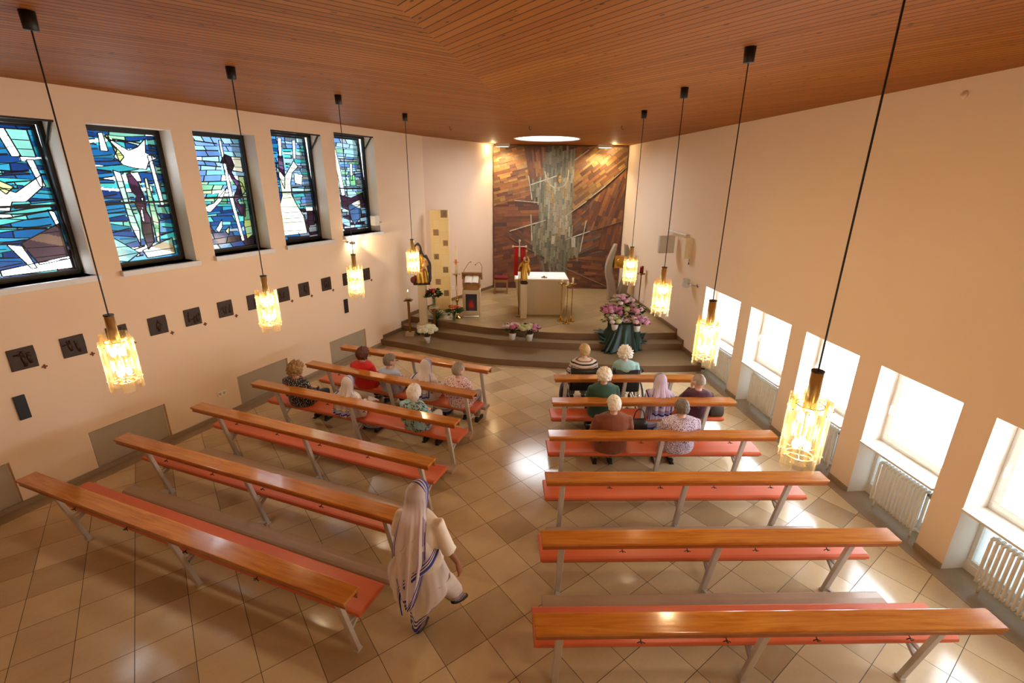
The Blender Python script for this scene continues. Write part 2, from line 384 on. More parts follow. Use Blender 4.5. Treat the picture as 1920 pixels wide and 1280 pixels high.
# ------------------------------------------------------------------ mural (stone mosaic)
def mz(y):
    t=y-160;return 4.92-.003637*t-.00000031*t*t
def mp2(x,y):
    return (-.655+(x-108)*(.00400+(y-160)/1120*.00033),mz(y))
def clip(poly,hp):
    a,b,c=hp;out=[];n=len(poly)
    for i in range(n):
        p=poly[i];q=poly[(i+1)%n];dp=a*p[0]+b*p[1]+c;dq=a*q[0]+b*q[1]+c
        if dp>=0:out.append(p)
        if dp*dq<0:
            t=dp/(dp-dq);out.append((p[0]+(q[0]-p[0])*t,p[1]+(q[1]-p[1])*t))
    return out
def cconv(poly,reg):
    n=len(reg);cx_=sum(p[0] for p in reg)/n;cy_=sum(p[1] for p in reg)/n
    for i in range(n):
        p=reg[i];q=reg[(i+1)%n];a=-(q[1]-p[1]);b=q[0]-p[0];c=-(a*p[0]+b*p[1])
        if a*cx_+b*cy_+c<0:a,b,c=-a,-b,-c
        poly=clip(poly,(a,b,c))
        if len(poly)<3:return None
    return poly
def inside(p,poly):
    r=False;n=len(poly);j=n-1
    for i in range(n):
        xi,yi=poly[i];xj,yj=poly[j]
        if (yi>p[1])!=(yj>p[1]) and p[0]<(xj-xi)*(p[1]-yi)/(yj-yi)+xi:r=not r
        j=i
    return r
MW=(-.65,3.585,.45,4.99)
mrect=[(MW[0],MW[2]),(MW[1],MW[2]),(MW[1],MW[3]),(MW[0],MW[3])]
mv=[];mf=[];mc=[]
def piece(poly,col,d):
    if not poly or len(poly)<3:return
    n=len(poly);cx_=sum(p[0] for p in poly)/n;cy_=sum(p[1] for p in poly)/n
    o=len(mv);ins=.004
    fr=[]
    for p in poly:
        dx,dy=cx_-p[0],cy_-p[1];L=math.hypot(dx,dy) or 1;fr.append((p[0]+dx/L*ins,p[1]+dy/L*ins))
    for p in fr:mv.append((p[0],16.2-d,p[1]))
    for p in fr:mv.append((p[0],16.2,p[1]))
    area=sum(fr[i][0]*fr[(i+1)%n][1]-fr[(i+1)%n][0]*fr[i][1] for i in range(n))
    idx=list(range(o,o+n)) if area>0 else list(range(o+n-1,o-1,-1))
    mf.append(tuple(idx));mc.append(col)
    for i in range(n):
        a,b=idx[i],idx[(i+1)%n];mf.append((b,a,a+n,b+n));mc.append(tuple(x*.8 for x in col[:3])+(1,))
BR=[(150,96,58),(134,84,56),(120,78,58),(164,108,60),(108,72,56),(176,124,70),(128,92,70)]
RED=[(122,74,56),(108,66,52),(134,82,58),(98,62,52),(146,88,58),(90,64,58)]
GLD=[(176,132,72),(158,112,60),(188,146,86),(142,98,58),(166,126,80),(150,120,84)]
GRY=[(104,84,72),(92,74,64),(116,98,84)]
regs=[([(108,150),(352,150),(400,460),(400,535),(108,628)],14,GLD+BR,.13,.42),
([(352,150),(525,150),(492,418),(402,455)],-82,BR,.14,.7),
([(108,628),(400,535),(470,600),(468,745),(190,848),(108,872)],2,RED+BR[:3],.16,.6),
([(190,848),(412,768),(412,985)],-33,RED+GRY,.10,.5),
([(108,872),(190,848),(412,985),(500,1045),(500,1290),(108,1290)],12,RED+BR[:2],.15,.6),
([(745,150),(1190,150),(1185,290),(990,455),(720,690),(735,240)],38,GLD+BR,.15,.5),
([(720,690),(990,455),(870,600),(845,800),(720,870)],42,BR+GRY,.15,.5),
([(870,590),(1185,290),(1150,740),(960,792),(840,830)],72,BR+RED,.15,.7),
([(968,788),(1150,735),(1140,975),(930,968)],82,RED,.14,.6),
([(700,890),(968,788),(930,968),(770,1040),(700,1040)],24,RED+GRY,.14,.5),
([(690,1040),(780,1030),(930,966),(1160,972),(1180,1300),(690,1300)],-5,RED+BR[:2],.14,.6),
([(470,1020),(720,1120),(720,1300),(470,1300)],-80,GRY+[(150,140,120)],.12,.5)]
random.seed(11)
regs.insert(0,([(60,100),(1250,100),(1250,1400),(60,1400)],10,RED+GRY,.15,.5))
for ri,(reg,ang,pal,w,l) in enumerate(regs):
    R=[mp2(*p) for p in reg];a=math.radians(ang);ca,sa=math.cos(a),math.sin(a)
    cx_=sum(p[0] for p in R)/len(R);cy_=sum(p[1] for p in R)/len(R)
    y=-3.2
    while y<3.2:
        h=w*.62*random.uniform(.55,1.35);x=-3.2-random.random()*l
        while x<3.2:
            L=l*.62*random.uniform(.5,1.5)
            q=[(cx_+ca*u-sa*v,cy_+sa*u+ca*v) for u,v in ((x,y),(x+L,y),(x+L,y+h),(x,y+h))]
            x+=L
            q=cconv(q,R)
            if q:q=cconv(q,mrect)
            if q:
                c=random.choice(pal);k=random.uniform(.86,1.1);piece(q,tuple(min(1,v*1.0) for v in rgb(c[0]*k,c[1]*k,c[2]*k)),random.uniform(.012,.03) if ri else .006)
        y+=h
cen=[(535,150),(752,150),(745,262),(742,480),(725,700),(735,862),(808,838),(778,1032),(692,1036),(685,1170),(640,1172),(560,1100),(478,1040),(412,980),(405,772),(468,755),(460,600),(412,580),(400,455),(490,420),(502,300)]
CEN=[mp2(*p) for p in cen]
PALE=[mp2(*p) for p in [(520,470),(600,455),(655,455),(715,480),(700,620),(715,860),(560,862),(535,640)]]
ARM1=[mp2(*p) for p in [(498,340),(545,330),(560,440),(620,480),(590,510),(525,470)]]
ARM2=[mp2(*p) for p in [(640,470),(690,300),(745,262),(742,420),(700,500)]]
x=MW[0]
while x<MW[1]:
    w=random.uniform(.03,.075);z=MW[2]-random.random()*.3
    while z<MW[3]:
        h=random.uniform(.1,.42);c=(x+w/2,z+h/2)
        if inside(c,CEN):
            if inside(c,PALE):k=random.choice([(176,168,142),(160,154,132),(190,182,158),(146,142,120),(168,150,112)])
            elif inside(c,ARM1) or inside(c,ARM2):k=random.choice([(184,170,138),(168,156,124),(150,140,108)])
            else:k=random.choice([(124,126,104),(108,112,92),(140,138,112),(154,150,124),(96,100,84),(132,124,98)])
            q=cconv([(x,z),(x+w,z),(x+w,z+h),(x,z+h)],mrect);piece(q,rgb(*k),random.uniform(.032,.045))
        z+=h
    x+=w
def mline(pts,w,col,d=.05):
    P=[mp2(*p) for p in pts]
    for i in range(len(P)-1):
        a,b=P[i],P[i+1];L=math.hypot(b[0]-a[0],b[1]-a[1]);nx,ny=-(b[1]-a[1])/L*w/2,(b[0]-a[0])/L*w/2
        k=max(1,int(L/.22))
        for j in range(k):
            s,e=j/k,(j+1)/k;A=(a[0]+(b[0]-a[0])*s,a[1]+(b[1]-a[1])*s);B=(a[0]+(b[0]-a[0])*e,a[1]+(b[1]-a[1])*e)
            g=random.uniform(.85,1.05);piece([(A[0]-nx,A[1]-ny),(B[0]-nx,B[1]-ny),(B[0]+nx,B[1]+ny),(A[0]+nx,A[1]+ny)],rgb(*[min(255,c*g) for c in col]),d)
W_=(214,208,186);G_=(196,156,82)
for l in ([(660,710),(760,640),(840,580)],[(860,560),(990,455)],[(400,455),(610,380)],[(272,580),(466,596)],[(235,826),(520,735)],[(670,890),(870,820)],[(838,735),(790,985)],[(385,385),(412,575)],[(403,690),(412,900)],[(745,255),(860,170)]):mline(l,.03,W_)
mline([(990,455),(1160,300)],.012,W_);mline([(870,820),(1110,740)],.014,(150,130,110));mline([(370,960),(700,1130),(1000,1260)],.02,(168,150,130));mline([(190,850),(412,980)],.014,(140,120,104))
for l in ([(513,345),(522,400),(548,450),(590,478)],[(700,330),(690,420),(655,468)],[(595,478),(655,468)]):mline(l,.035,(206,194,160),.055)
for l in ([(572,500),(580,630)],[(648,750),(642,830)],[(535,440),(560,520)],[(568,680),(572,760)],[(672,480),(664,600)]):mline(l,.035,G_,.055)
for l in ([(655,560),(657,610)],[(577,700),(575,750)],[(714,360),(708,400)]):mline(l,.05,(110,140,150),.056)
mline([(582,860),(572,925)],.1,(206,198,170),.055);mline([(738,870),(738,950)],.14,(200,196,182),.05)
hx,hy_=mp2(622,402)
piece([(hx+.085*math.cos(a*PI/6),hy_+.15*math.sin(a*PI/6)) for a in range(12)],rgb(120,96,58),.05)
piece([(hx+.035+.055*math.cos(a*PI/6),hy_-.02+.12*math.sin(a*PI/6)) for a in range(12)],rgb(212,172,92),.06)
piece([(hx-.01,hy_-.01),(hx+.03,hy_-.01),(hx+.03,hy_+.015),(hx-.01,hy_+.015)],rgb(60,40,30),.066)
piece([(hx+.05,hy_-.01),(hx+.08,hy_-.01),(hx+.08,hy_+.015),(hx+.05,hy_+.015)],rgb(60,40,30),.066)
piece([(hx+.02,hy_-.09),(hx+.06,hy_-.09),(hx+.06,hy_-.075),(hx+.02,hy_-.075)],rgb(130,70,50),.066)
t=NT('mosaic_stone');at=t.n('Attribute',attribute_name='Col');nz=t.noise(14,detail=6,rough=.7)
M_mos=t.surf(t.bsdf(t.mix(t.math('MULTIPLY',(nz,0),.55),(at,0),rgb(84,56,40)),.55,bump=nz,bs=.5,bd=.012))
def colored(name,v,f,c,mat,parent=None,loc=None,smooth=False):
    me=bpy.data.meshes.new(name);me.from_pydata(v,[],f);ca=me.color_attributes.new('Col','FLOAT_COLOR','CORNER')
    data=[];
    for poly,cc in zip(me.polygons,c):data+=list(cc)*poly.loop_total
    ca.data.foreach_set('color',data);me.materials.append(mat)
    if smooth:me.polygons.foreach_set('use_smooth',[True]*len(me.polygons))
    o=bpy.data.objects.new(name,me);COL.objects.link(o)
    if parent is not None:o.parent=parent
    if loc is not None:o.location=loc
    return o
r=empty('stone_mosaic',(1.465,16.2,.45),0,'tall brown and grey stone mosaic of a figure with raised arms behind the altar','mosaic')
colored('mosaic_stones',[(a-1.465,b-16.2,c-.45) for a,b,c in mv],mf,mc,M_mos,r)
mb=MB();mb.box((0,.035,2.27),(4.24,.07,4.56));mb.build('backing',plain('mortar',rgb(66,46,34),.9),r)
# ------------------------------------------------------------------ stained glass windows (left)
t=NT('stained_glass');at=t.n('Attribute',attribute_name='Col');nz=t.noise(9,detail=4);n3=t.noise(2.2,detail=2)
cc=t.n('VectorMath',{0:(at,0),1:t.n('CombineXYZ',{0:t.math('MULTIPLY_ADD',(n3,0),1.1,.45),1:t.math('MULTIPLY_ADD',(n3,0),1.1,.45),2:t.math('MULTIPLY_ADD',(n3,0),1.1,.45)})},operation='MULTIPLY')
tr=t.n('BsdfTransparent',{'Color':(cc,0)});gl=t.n('BsdfGlossy',{'Color':(.8,.8,.8,1),'Roughness':.15})
M_sg=t.surf(t.n('MixShader',{0:.04,1:tr,2:gl}))
M_lead=plain('lead_came',rgb(18,18,20),.5)
BLU=[(16,62,120),(20,88,140),(28,112,156),(14,48,100),(46,140,170),(20,72,128)]
TEAL=[(60,170,170),(90,190,180),(40,140,150),(110,205,195),(30,110,130)]
LITE=[(150,200,225),(120,180,215),(170,215,215),(130,190,200),(190,225,235)]
GRN=[(120,180,140),(90,160,120),(160,200,160),(180,210,150)]
PUR=[(50,26,50),(38,22,40),(70,40,66),(30,20,30)]
WHT=[(250,252,255),(240,248,250)];LIM=[(205,220,140),(190,210,120)]
GR2=[(120,130,140),(90,105,120),(150,160,168)]
WL_=[rgb(*q) for q in WHT]
def sglass(i,w,h,parent,bgf,feats,rows,amp,tilt=None):
    rnd=random.Random(50+i);K=rows;cw=(.25,.8) if i<2 else (.16,.42)
    sl=[rnd.uniform(-.6,.6) for _ in range(99)]
    zs=[0];
    while zs[-1]<h:zs.append(zs[-1]+h/K*rnd.uniform(.5,1.5))
    zs=[z*h/zs[-1] for z in zs];ph=[(rnd.uniform(0,6),rnd.uniform(3,6),amp*rnd.uniform(.5,1.2)) for _ in zs]
    zb=lambda k,x:zs[k] if k in(0,len(zs)-1) else zs[k]+ph[k][2]*math.sin(ph[k][0]+ph[k][1]*x/w)
    cols=[]
    for k in range(len(zs)-1):
        c=[0];
        while c[-1]<w:c.append(c[-1]+w*rnd.uniform(*cw))
        cols.append(c)
    bc=[[rgb(*rnd.choice(bgf((c[j]+.1)/w if j else .06,(zs[k]+zs[k+1])/2/h,rnd))) for j in range(len(c))] for k,c in enumerate(cols)]
    fe=[([(a*w,b*h) for a,b in pl],pal) for pl,pal in feats]
    fcol=[[rgb(*rnd.choice(pal)) for _ in range(12)] for _,pal in fe]
    NX,NZ=int(w/.0135),int(h/.0135);v=[];f=[];c=[]
    for b in range(NZ+1):
        for a in range(NX+1):v.append((w*a/NX,0,h*b/NZ))
    kk=0
    for b in range(NZ):
        for a in range(NX):
            x=w*(a+.5)/NX;z=h*(b+.5)/NZ;o=b*(NX+1)+a;f.append((o,o+1,o+NX+2,o+NX+1))
            q=None
            for m in range(len(fe)-1,-1,-1):
                if inside((x,z),fe[m][0]):q=fcol[m][int(z/h*14+x*3)%12];break
            if q is None:
                k=0
                while k<len(zs)-2 and z>zb(k+1,x):k+=1
                j=0
                while j<len(cols[k])-1 and x+sl[k]*(z-zs[k])>cols[k][j+1]:j+=1
                q=bc[k][j]
            kq=.6 if q in WL_ else (.13 if min(q[:3])>.42 else .105)
            c.append((q[0]*kq,q[1]*kq,q[2]*kq,1))
    colored('stained_glass',v,f,c,M_sg,parent)
    mb=MB()
    def rib(P,wd=.008):
        for p,q in zip(P,P[1:]):mb.bar((p[0],0,p[1]),(q[0],0,q[1]),.009,wd,up=(0,1,0) if False else (0,0,1))
    def ribbon(P,wd):
        for p,q in zip(P,P[1:]):
            dx,dz=q[0]-p[0],q[1]-p[1];L=math.hypot(dx,dz)
            if L<1e-4:continue
            nx,nz=-dz/L*wd/2,dx/L*wd/2
            vs=[(p[0]-nx,s,p[1]-nz) for s in(-.006,.006)]+[(q[0]-nx,s,q[1]-nz) for s in(-.006,.006)]+[(q[0]+nx,s,q[1]+nz) for s in(-.006,.006)]+[(p[0]+nx,s,p[1]+nz) for s in(-.006,.006)]
            mb.add(vs,[(0,2,4,6),(1,7,5,3),(0,1,3,2),(4,5,7,6)])
    infe=lambda x,z:any(inside((x,z),q[0]) for q in fe)
    for k in range(1,len(zs)-1):
        run=[]
        for a in range(19):
            x=w*a/18;z=zb(k,x)
            if infe(x,z):
                if len(run)>1:ribbon(run,rnd.choice((.009,.012,.018)))
                run=[]
            else:run.append((x,z))
        if len(run)>1:ribbon(run,rnd.choice((.009,.012,.018)))
    for k,cl in enumerate(cols):
        for x in cl[1:-1]:
            if x<w and not infe(x,(zb(k,x)+zb(k+1,x))/2):ribbon([(x,zb(k,x)),(x-sl[k]*(zs[k+1]-zs[k]),zb(k+1,x))],.011)
    for pl,_ in fe:ribbon(pl+[pl[0]],.013)
    for pl,pal in fe:
        zmn=min(p[1] for p in pl);zmx=max(p[1] for p in pl);xm=min(p[0] for p in pl);xM=max(p[0] for p in pl);z=zmn+.09
        while z<zmx-.04:
            run=[];g=rnd.uniform(-.05,.05)
            for a in range(21):
                x=xm+(xM-xm)*a/20;zz=z+g*(a/20)
                if inside((x,zz),pl):run.append((x,zz))
                else:
                    if len(run)>1:ribbon(run,.009)
                    run=[]
            if len(run)>1:ribbon(run,.009)
            z+=rnd.uniform(.08,.16)
    mb.build('lead_came',M_lead,parent)
MIDG=[(140,200,180),(110,175,150),(165,215,200),(100,150,150),(150,205,160)]
GB=[(120,160,205),(100,140,195),(150,185,220),(90,125,180),(165,205,215)]
def bg_blue(x,z,r):
    if .30<x<.66 and z>.1:return MIDG
    if r.random()<.08:return WHT
    return BLU if r.random()<.62 else TEAL
def bg1(x,z,r):
    if z<.2 and x>.5:return PUR+GR2
    if r.random()<.09:return WHT
    return BLU if r.random()<.55 else TEAL
def bg3(x,z,r):
    if z<.22:return PUR+BLU+GR2
    if z<.42:return BLU+TEAL
    if z>.62:return GB+LITE[:2] if r.random()<.92 else WHT
    return (GRN+TEAL[:2]+GB[:2]) if r.random()<.92 else WHT
def bg4(x,z,r):
    if x<.35:return BLU+[(60,140,190)]
    return GR2+GB+TEAL[:2] if z>.3 else GR2+PUR
def bg5(x,z,r):
    if z<.35:return PUR+GR2+LITE
    return GB+GRN[:1]+GR2+LITE[:3]
FE=[
 [([(.62,.98),(.72,.98),(.80,.80),(.70,.80)],WHT),([(.72,.98),(.95,.98),(.96,.80),(.80,.80)],[(130,200,185)]),([(.0,.60),(.25,.66),(.62,.56),(.95,.68),(.93,.60),(.7,.50),(.55,.50),(.5,.44),(.15,.46),(.0,.42)],WHT),([(.35,.66),(.5,.64),(.62,.60),(.52,.55)],LIM),([(.84,.78),(.92,.78),(.96,.60),(.9,.60)],WHT),([(.9,.44),(.97,.42),(.99,.30),(.94,.32)],WHT),([(.35,.22),(.5,.2),(.58,.04),(.52,.04)],WHT),([(.5,.22),(.98,.34),(.98,.08),(.62,.06)],[(90,70,70),(70,52,58),(110,84,70)]),([(.2,.05),(.98,.10),(.98,.01),(.2,.01)],WHT)],
 [([(.22,.99),(.28,.99),(.30,.86),(.2,.86)],WHT),([(.3,.97),(.44,.92),(.58,.87),(.72,.90),(.86,.97),(.82,.86),(.98,.82),(.84,.79),(.78,.73),(.6,.74),(.46,.76),(.36,.82),(.42,.87)],WHT),([(.42,.78),(.5,.82),(.46,.86),(.30,.97),(.34,.98)],LIM),([(.3,.72),(.4,.70),(.42,.45),(.48,.25),(.44,.12),(.36,.3),(.34,.5)],[(225,235,235),(170,205,180)]),([(.47,.69),(.53,.70),(.62,.62),(.66,.50),(.64,.40),(.68,.34),(.66,.14),(.54,.08),(.51,.22),(.54,.36),(.5,.46),(.55,.52),(.49,.56)],PUR+[(70,44,50),(100,70,64)]),([(.55,.40),(.59,.42),(.58,.30),(.55,.32)],WHT),([(.60,.50),(.64,.51),(.62,.46)],WHT),([(.72,.66),(.76,.66),(.80,.30),(.74,.12),(.70,.14),(.70,.4)],GRN+[(190,200,170)]),([(.84,.84),(.9,.84),(.94,.44),(.88,.44)],WHT),([(.04,.22),(.4,.06),(.2,.0),(.04,.02)],TEAL),([(.45,.08),(.95,.16),(.95,.02),(.5,.01)],[(210,225,215),(120,170,150),(150,130,100)])],
 [([(.60,.98),(.64,.98),(.70,.40),(.78,.05),(.72,.05),(.62,.45)],WHT),([(.66,.84),(.98,.84),(.98,.70),(.72,.72)],[(235,235,215),(215,220,190)]),([(.56,.78),(.66,.86),(.78,.84),(.82,.76),(.74,.70),(.80,.64),(.92,.60),(.96,.52),(.84,.46),(.76,.44),(.82,.38),(.92,.40),(.88,.28),(.80,.30),(.74,.36),(.70,.46),(.82,.56),(.72,.64),(.68,.72),(.70,.78),(.62,.78)],PUR+[(90,70,110),(230,230,235)]),([(.86,.66),(.98,.66),(.98,.10),(.84,.06),(.82,.2),(.9,.4)],LIM+GRN),([(.02,.38),(.3,.42),(.60,.56),(.45,.44),(.2,.34)],WHT),([(.25,.18),(.4,.27),(.38,.2),(.3,.15)],WHT),([(.42,.16),(.52,.2),(.48,.12)],LIM)],
 [([(.42,.99),(.50,.99),(.44,.80),(.38,.80)],WHT),([(.36,.82),(.46,.82),(.44,.64),(.38,.5),(.30,.62)],PUR+[(100,80,110)]),([(.75,.98),(.82,.98),(.76,.80),(.70,.8)],WHT),([(.28,.72),(.42,.62),(.70,.78),(.78,.72),(.62,.66),(.54,.56),(.52,.44),(.60,.34),(.72,.22),(.74,.04),(.1,.04),(.1,.24),(.22,.36),(.30,.44),(.30,.56)],[(244,250,232),(230,240,205),(220,232,180),(240,246,226)]),([(.66,.66),(.86,.64),(.80,.54),(.64,.56)],WHT),([(.82,.26),(.98,.26),(.96,.12),(.80,.12)],[(60,34,56),(80,40,60)]),([(.8,.31),(.98,.31),(.98,.27),(.8,.27)],WHT)],
 [([(.24,.99),(.32,.99),(.40,.70),(.44,.40),(.34,.38),(.30,.70)],WHT),([(.04,.96),(.2,.96),(.26,.76),(.06,.78)],BLU),([(.08,.68),(.26,.70),(.32,.60),(.26,.52),(.08,.50)],LIM+[(225,235,190)]),([(.08,.50),(.2,.46),(.24,.38),(.1,.38)],BLU),([(.7,.74),(.76,.74),(.72,.56),(.66,.56)],WHT),([(.62,.6),(.8,.62),(.80,.5),(.64,.5)],[(120,190,130)]),([(.3,.4),(.6,.36),(.98,.42),(.98,.3),(.5,.22),(.3,.26)],PUR),([(.48,.28),(.86,.34),(.84,.14),(.6,.06),(.52,.12)],[(245,248,240),(215,225,170),(60,90,130)]),([(.06,.14),(.5,.16),(.46,.04),(.1,.06)],LITE+PUR)]]
BG=[bg1,bg_blue,bg3,bg4,bg5]
rzL=math.atan2(.9097,.4153)
LBLW=['stained-glass window of a large white dove, leftmost in the left wall','stained-glass window with a small white dove over a dark figure','stained-glass window with a twisting dark purple shape, middle of the five','stained-glass window with a tall pale arched form, fourth from the left','stained-glass window nearest the altar, above the small wall spotlight']
def quadM(z0,z1):return None
for i,(ya,yb,za,zb) in enumerate(LW):
    ua,ub=lu(ya),lu(yb);w=ub-ua;h=zb-za;o=PL(ua,za,.30)
    W=empty('window_%d'%(i+1),o,rzL,LBLW[i],None,None,'structure')
    opened=i in(0,3,4)
    # local: x along wall, y pointing outward(-n) , z up ; +y = outward
    mb=MB();fw=.05
    for (c,d) in (((w/2,.0,fw/2),(w,.06,fw)),((w/2,0,h-fw/2),(w,.06,fw)),((fw/2,0,h/2),(fw,.06,h)),((w-fw/2,0,h/2),(fw,.06,h))):mb.box(c,d)
    mb.build('frame',M_black,W,bevel=.004)
    S=empty('sash',(fw*.6,0,fw*.6),0);S.parent=W
    if opened:S.rotation_euler=(math.radians(-3.5),0,0)
    gw,gh=w-fw*1.2,h-fw*1.2
    mb=MB();q=.04
    for (c,d) in (((gw/2,.0,q/2),(gw,.05,q)),((gw/2,0,gh-q/2),(gw,.05,q)),((q/2,0,gh/2),(q,.05,gh)),((gw-q/2,0,gh/2),(q,.05,gh)),((gw/2,0,gh*.47),(gw,.04,.03))):mb.box(c,d)
    mb.build('sash_frame',M_black,S,bevel=.003)
    G=sglass
    e=empty('glass_field',(q,0.01,q),0);e.parent=S
    sglass(i,gw-2*q,gh-2*q,e,BG[i],FE[i],[46,46,26,34,28][i],[.034,.038,.012,.014,.014][i])
    # flatten hierarchy: thing > part > sub-part
    for ch in list(e.children):
        ch.parent=W;ch.matrix_basis=Matrix.Translation(S.location)@S.rotation_euler.to_matrix().to_4x4()@Matrix.Translation(e.location)
    for ch in list(S.children):
        if ch!=e:
            ch.parent=W;ch.matrix_basis=Matrix.Translation(S.location)@S.rotation_euler.to_matrix().to_4x4()
    bpy.data.objects.remove(e);bpy.data.objects.remove(S)
    mb=MB();mb.box((w/2,-.185,-.035),(w+.06,.37,.07));mb.build('sill',plain('cool_white_sill',rgb(226,230,238),.4),W,bevel=.003)
    if opened:
        mb=MB();yt=math.sin(math.radians(5.5))*gh
        for x in(w-.02,.02):
            mb.bar((x,-.24,h-.02),(x,-.02,h-.28),.02,.02)
        mb.box((w/2,-.27,h-.012),(w,.03,.024))
        mb.build('stay_arm',M_black,W)
# ------------------------------------------------------------------ right windows, radiators
t=NT('window_glass');M_glass=t.surf(t.n('MixShader',{0:.05,1:t.n('BsdfTransparent',{'Color':(.97,.98,1,1)}),2:t.n('BsdfGlossy',{'Roughness':.02})}))
t=NT('frosted_glass');M_frost=t.surf(t.n('MixShader',{0:.45,1:t.n('BsdfTransparent',{'Color':(.22,.23,.23,1)}),2:t.n('BsdfTranslucent',{'Color':(.30,.32,.32,1)})}))
rzR=math.atan2(.9958,-.0913)
def portal(name,P,ua,ub,za,zb,depth,nrm):
    l=bpy.data.lights.new(name,'AREA');l.shape='RECTANGLE';l.size=abs(ub-ua);l.size_y=zb-za
    l.cycles.is_portal=True
    o=bpy.data.objects.new(name,l);COL.objects.link(o)
    c=(P(ua,za,depth)+P(ub,zb,depth))/2;z=-V(nrm[0],nrm[1],0).normalized();x=V(0,0,1).cross(z)
    m=Matrix((x,V(0,0,1),z)).transposed().to_4x4();m.translation=c;o.matrix_world=m
for (ya,yb,za,zb) in LW:portal('daylight_portal',PL,lu(ya),lu(yb),za,zb,.61,LN)
NR=['farthest radiator, under the window beside the front pew','radiator under the second window from the altar','radiator half hidden behind the large amber pendant lamp','radiator under the middle of the right windows with bare sill above','large radiator at the right edge of the picture','radiator under the rearmost right window']
WL=['white window nearest the altar in the right wall','second white window from the altar in the right wall','white window behind the large near pendant lamp','white window fully in view in the lower right wall','white window with lever handle at the right edge','rearmost white window in the right wall']
for i,(ya,yb) in enumerate(RW):
    ua,ub=ru(ya),ru(yb);w=ub-ua;portal('daylight_portal',PR,ua,ub,.05,WT,.44,RN)
    # local frame: origin at near end (ua) on niche, x along wall toward altar, y = outward? rotate: x axis=RD -> y axis = inward (-RN?) 
    W=empty('window_%d'%(i+6),PR(ua,.80,.27),rzR,WL[i],None,None,'structure')
    # y axis = RD rotated +90 = (-.9958,-.0913) = inward; outward is -y
    h=WT-.80;mb=MB()
    def fr(mb,x0,x1,z0,z1,t_,y0,y1):
        yc=(y0+y1)/2;d=abs(y1-y0)
        mb.box(((x0+x1)/2,yc,z0+t_/2),(x1-x0,d,t_));mb.box(((x0+x1)/2,yc,z1-t_/2),(x1-x0,d,t_))
        mb.box((x0+t_/2,yc,(z0+z1)/2),(t_,d,z1-z0-2*t_));mb.box((x1-t_/2,yc,(z0+z1)/2),(t_,d,z1-z0-2*t_))
    fr(mb,0,w,0,h,.06,-.06,0);mb.build('frame',M_pvc,W,bevel=.005)
    mb=MB();fr(mb,.045,w-.045,.045,h-.045,.07,-.05,.02);mb.build('sash',M_pvc,W,bevel=.006)
    mb=MB();mb.box((w/2,-.02,h/2),(w-.2,.012,h-.2));mb.build('pane',M_glass,W)
    mb=MB();mb.box((w/2,-.03,-.35),(w-.02,.012,.66));mb.build('frosted_pane',M_frost,W)
    mb=MB();fr(mb,0,w,-.70,0,.045,-.06,0);mb.build('lower_frame',M_pvc,W,bevel=.004)
    hd=MB();hx=w-.075;hd.box((hx,.03,h*.5),(.028,.02,.07));hd.tube([(hx,.04,h*.5),(hx,.06,h*.5),(hx,.062,h*.5-.11)],.009);hd.build('handle',M_pvc,W,bevel=.003)
    sl=MB();sl.box((w/2,.15,-.014),(w+.0,.29,.028));sl.build('sill',plain('sill_stone',rgb(226,220,208),.35),W,bevel=.004)
    # radiator
    R=empty('radiator',PR(ua+.12,0.004,.10),rzR,NR[i],'radiator','white column radiators under the right windows')
    L=w-.36;n=int(L/.05);body=MB()
    for k in range(n):
        x=.025+k*.05
        for y in(-.04,.04):body.tube([(x,y,.12),(x,y,.155),(x,y,.60),(x,y,.64)],[.010,.017,.017,.010],6)
        body.tube([(x,-.045,.64),(x,.045,.64)],.017,6);body.tube([(x,-.045,.12),(x,.045,.12)],.017,6)
    body.build('columns',M_white,R,True)
    ft=MB()
    for x in(.05,n*.05-.05):ft.tube([(x,0,0),(x,0,.12)],.012,6)
    ft.tube([(.0,0,.12),(n*.05,0,.12)],.014,6);ft.build('header_pipe',M_white,R,True);ft=MB();ft.tube([(.0,0,.64),(n*.05,0,.64)],.014,6);ft.build('header_pipe',M_white,R,True)
    vv=MB();vv.tube([(.0,0,.62),(-.06,0,.62),(-.07,0,.61)],.014,8);vv.lathe([(.02,0),(.024,.02),(.024,.05),(.016,.07)],(-.05,.0,.6),10);vv.build('valve',plain('dull_nickel',rgb(150,140,128),.35,.8),R,True)
    pp=MB();pp.tube([(0,0,.13),(-.07,0,.13),(-.075,0,.09),(-.075,0,0)],.010,8);pp.build('supply_pipe',M_white,R,True)
portal('daylight_portal',lambda u,z,w:V(0,0,0),0,1,0,1,0,RN)
pt=[o for o in COL.objects if o.name.startswith('daylight_portal')][-1];pt.data.size=1.8;pt.data.size_y=1.8
pt.matrix_world=Matrix.Translation((SKX,SKY,CE+.45))
# ------------------------------------------------------------------ pendant lamps
t=NT('amber_ribbed_glass');g=t.n('TexCoord');s_=t.n('SeparateXYZ',{0:(g,3)})
rib=t.n('TexWave',{'Vector':(g,3),'Scale':18.,'Distortion':0.},bands_direction='X')
tp=t.n('BsdfTransparent',{'Color':(1,.93,.76,1)});tl=t.n('BsdfTranslucent',{'Color':(1,.93,.76,1)});gs=t.n('BsdfGlossy',{'Color':(1,.9,.7,1),'Roughness':.12})
bn=t.n('Bump',{'Height':rib,'Strength':.3,'Distance':.002});t.t.links.new(bn.outputs[0],gs.inputs['Normal'])
lw=t.n('LayerWeight',{'Blend':.35});df=t.n('BsdfDiffuse',{'Color':(.7,.5,.28,1)});td=t.n('MixShader',{0:.5,1:tl,2:df});f1=t.n('MixShader',{0:t.math('MULTIPLY_ADD',t.math('POWER',(lw,1),2.0),.14,.018),1:tp,2:td});M_amber=t.surf(t.n('MixShader',{0:.08,1:f1,2:gs}))
M_bulb=emit('lit_bulb',(1,.9,.72,1),26)
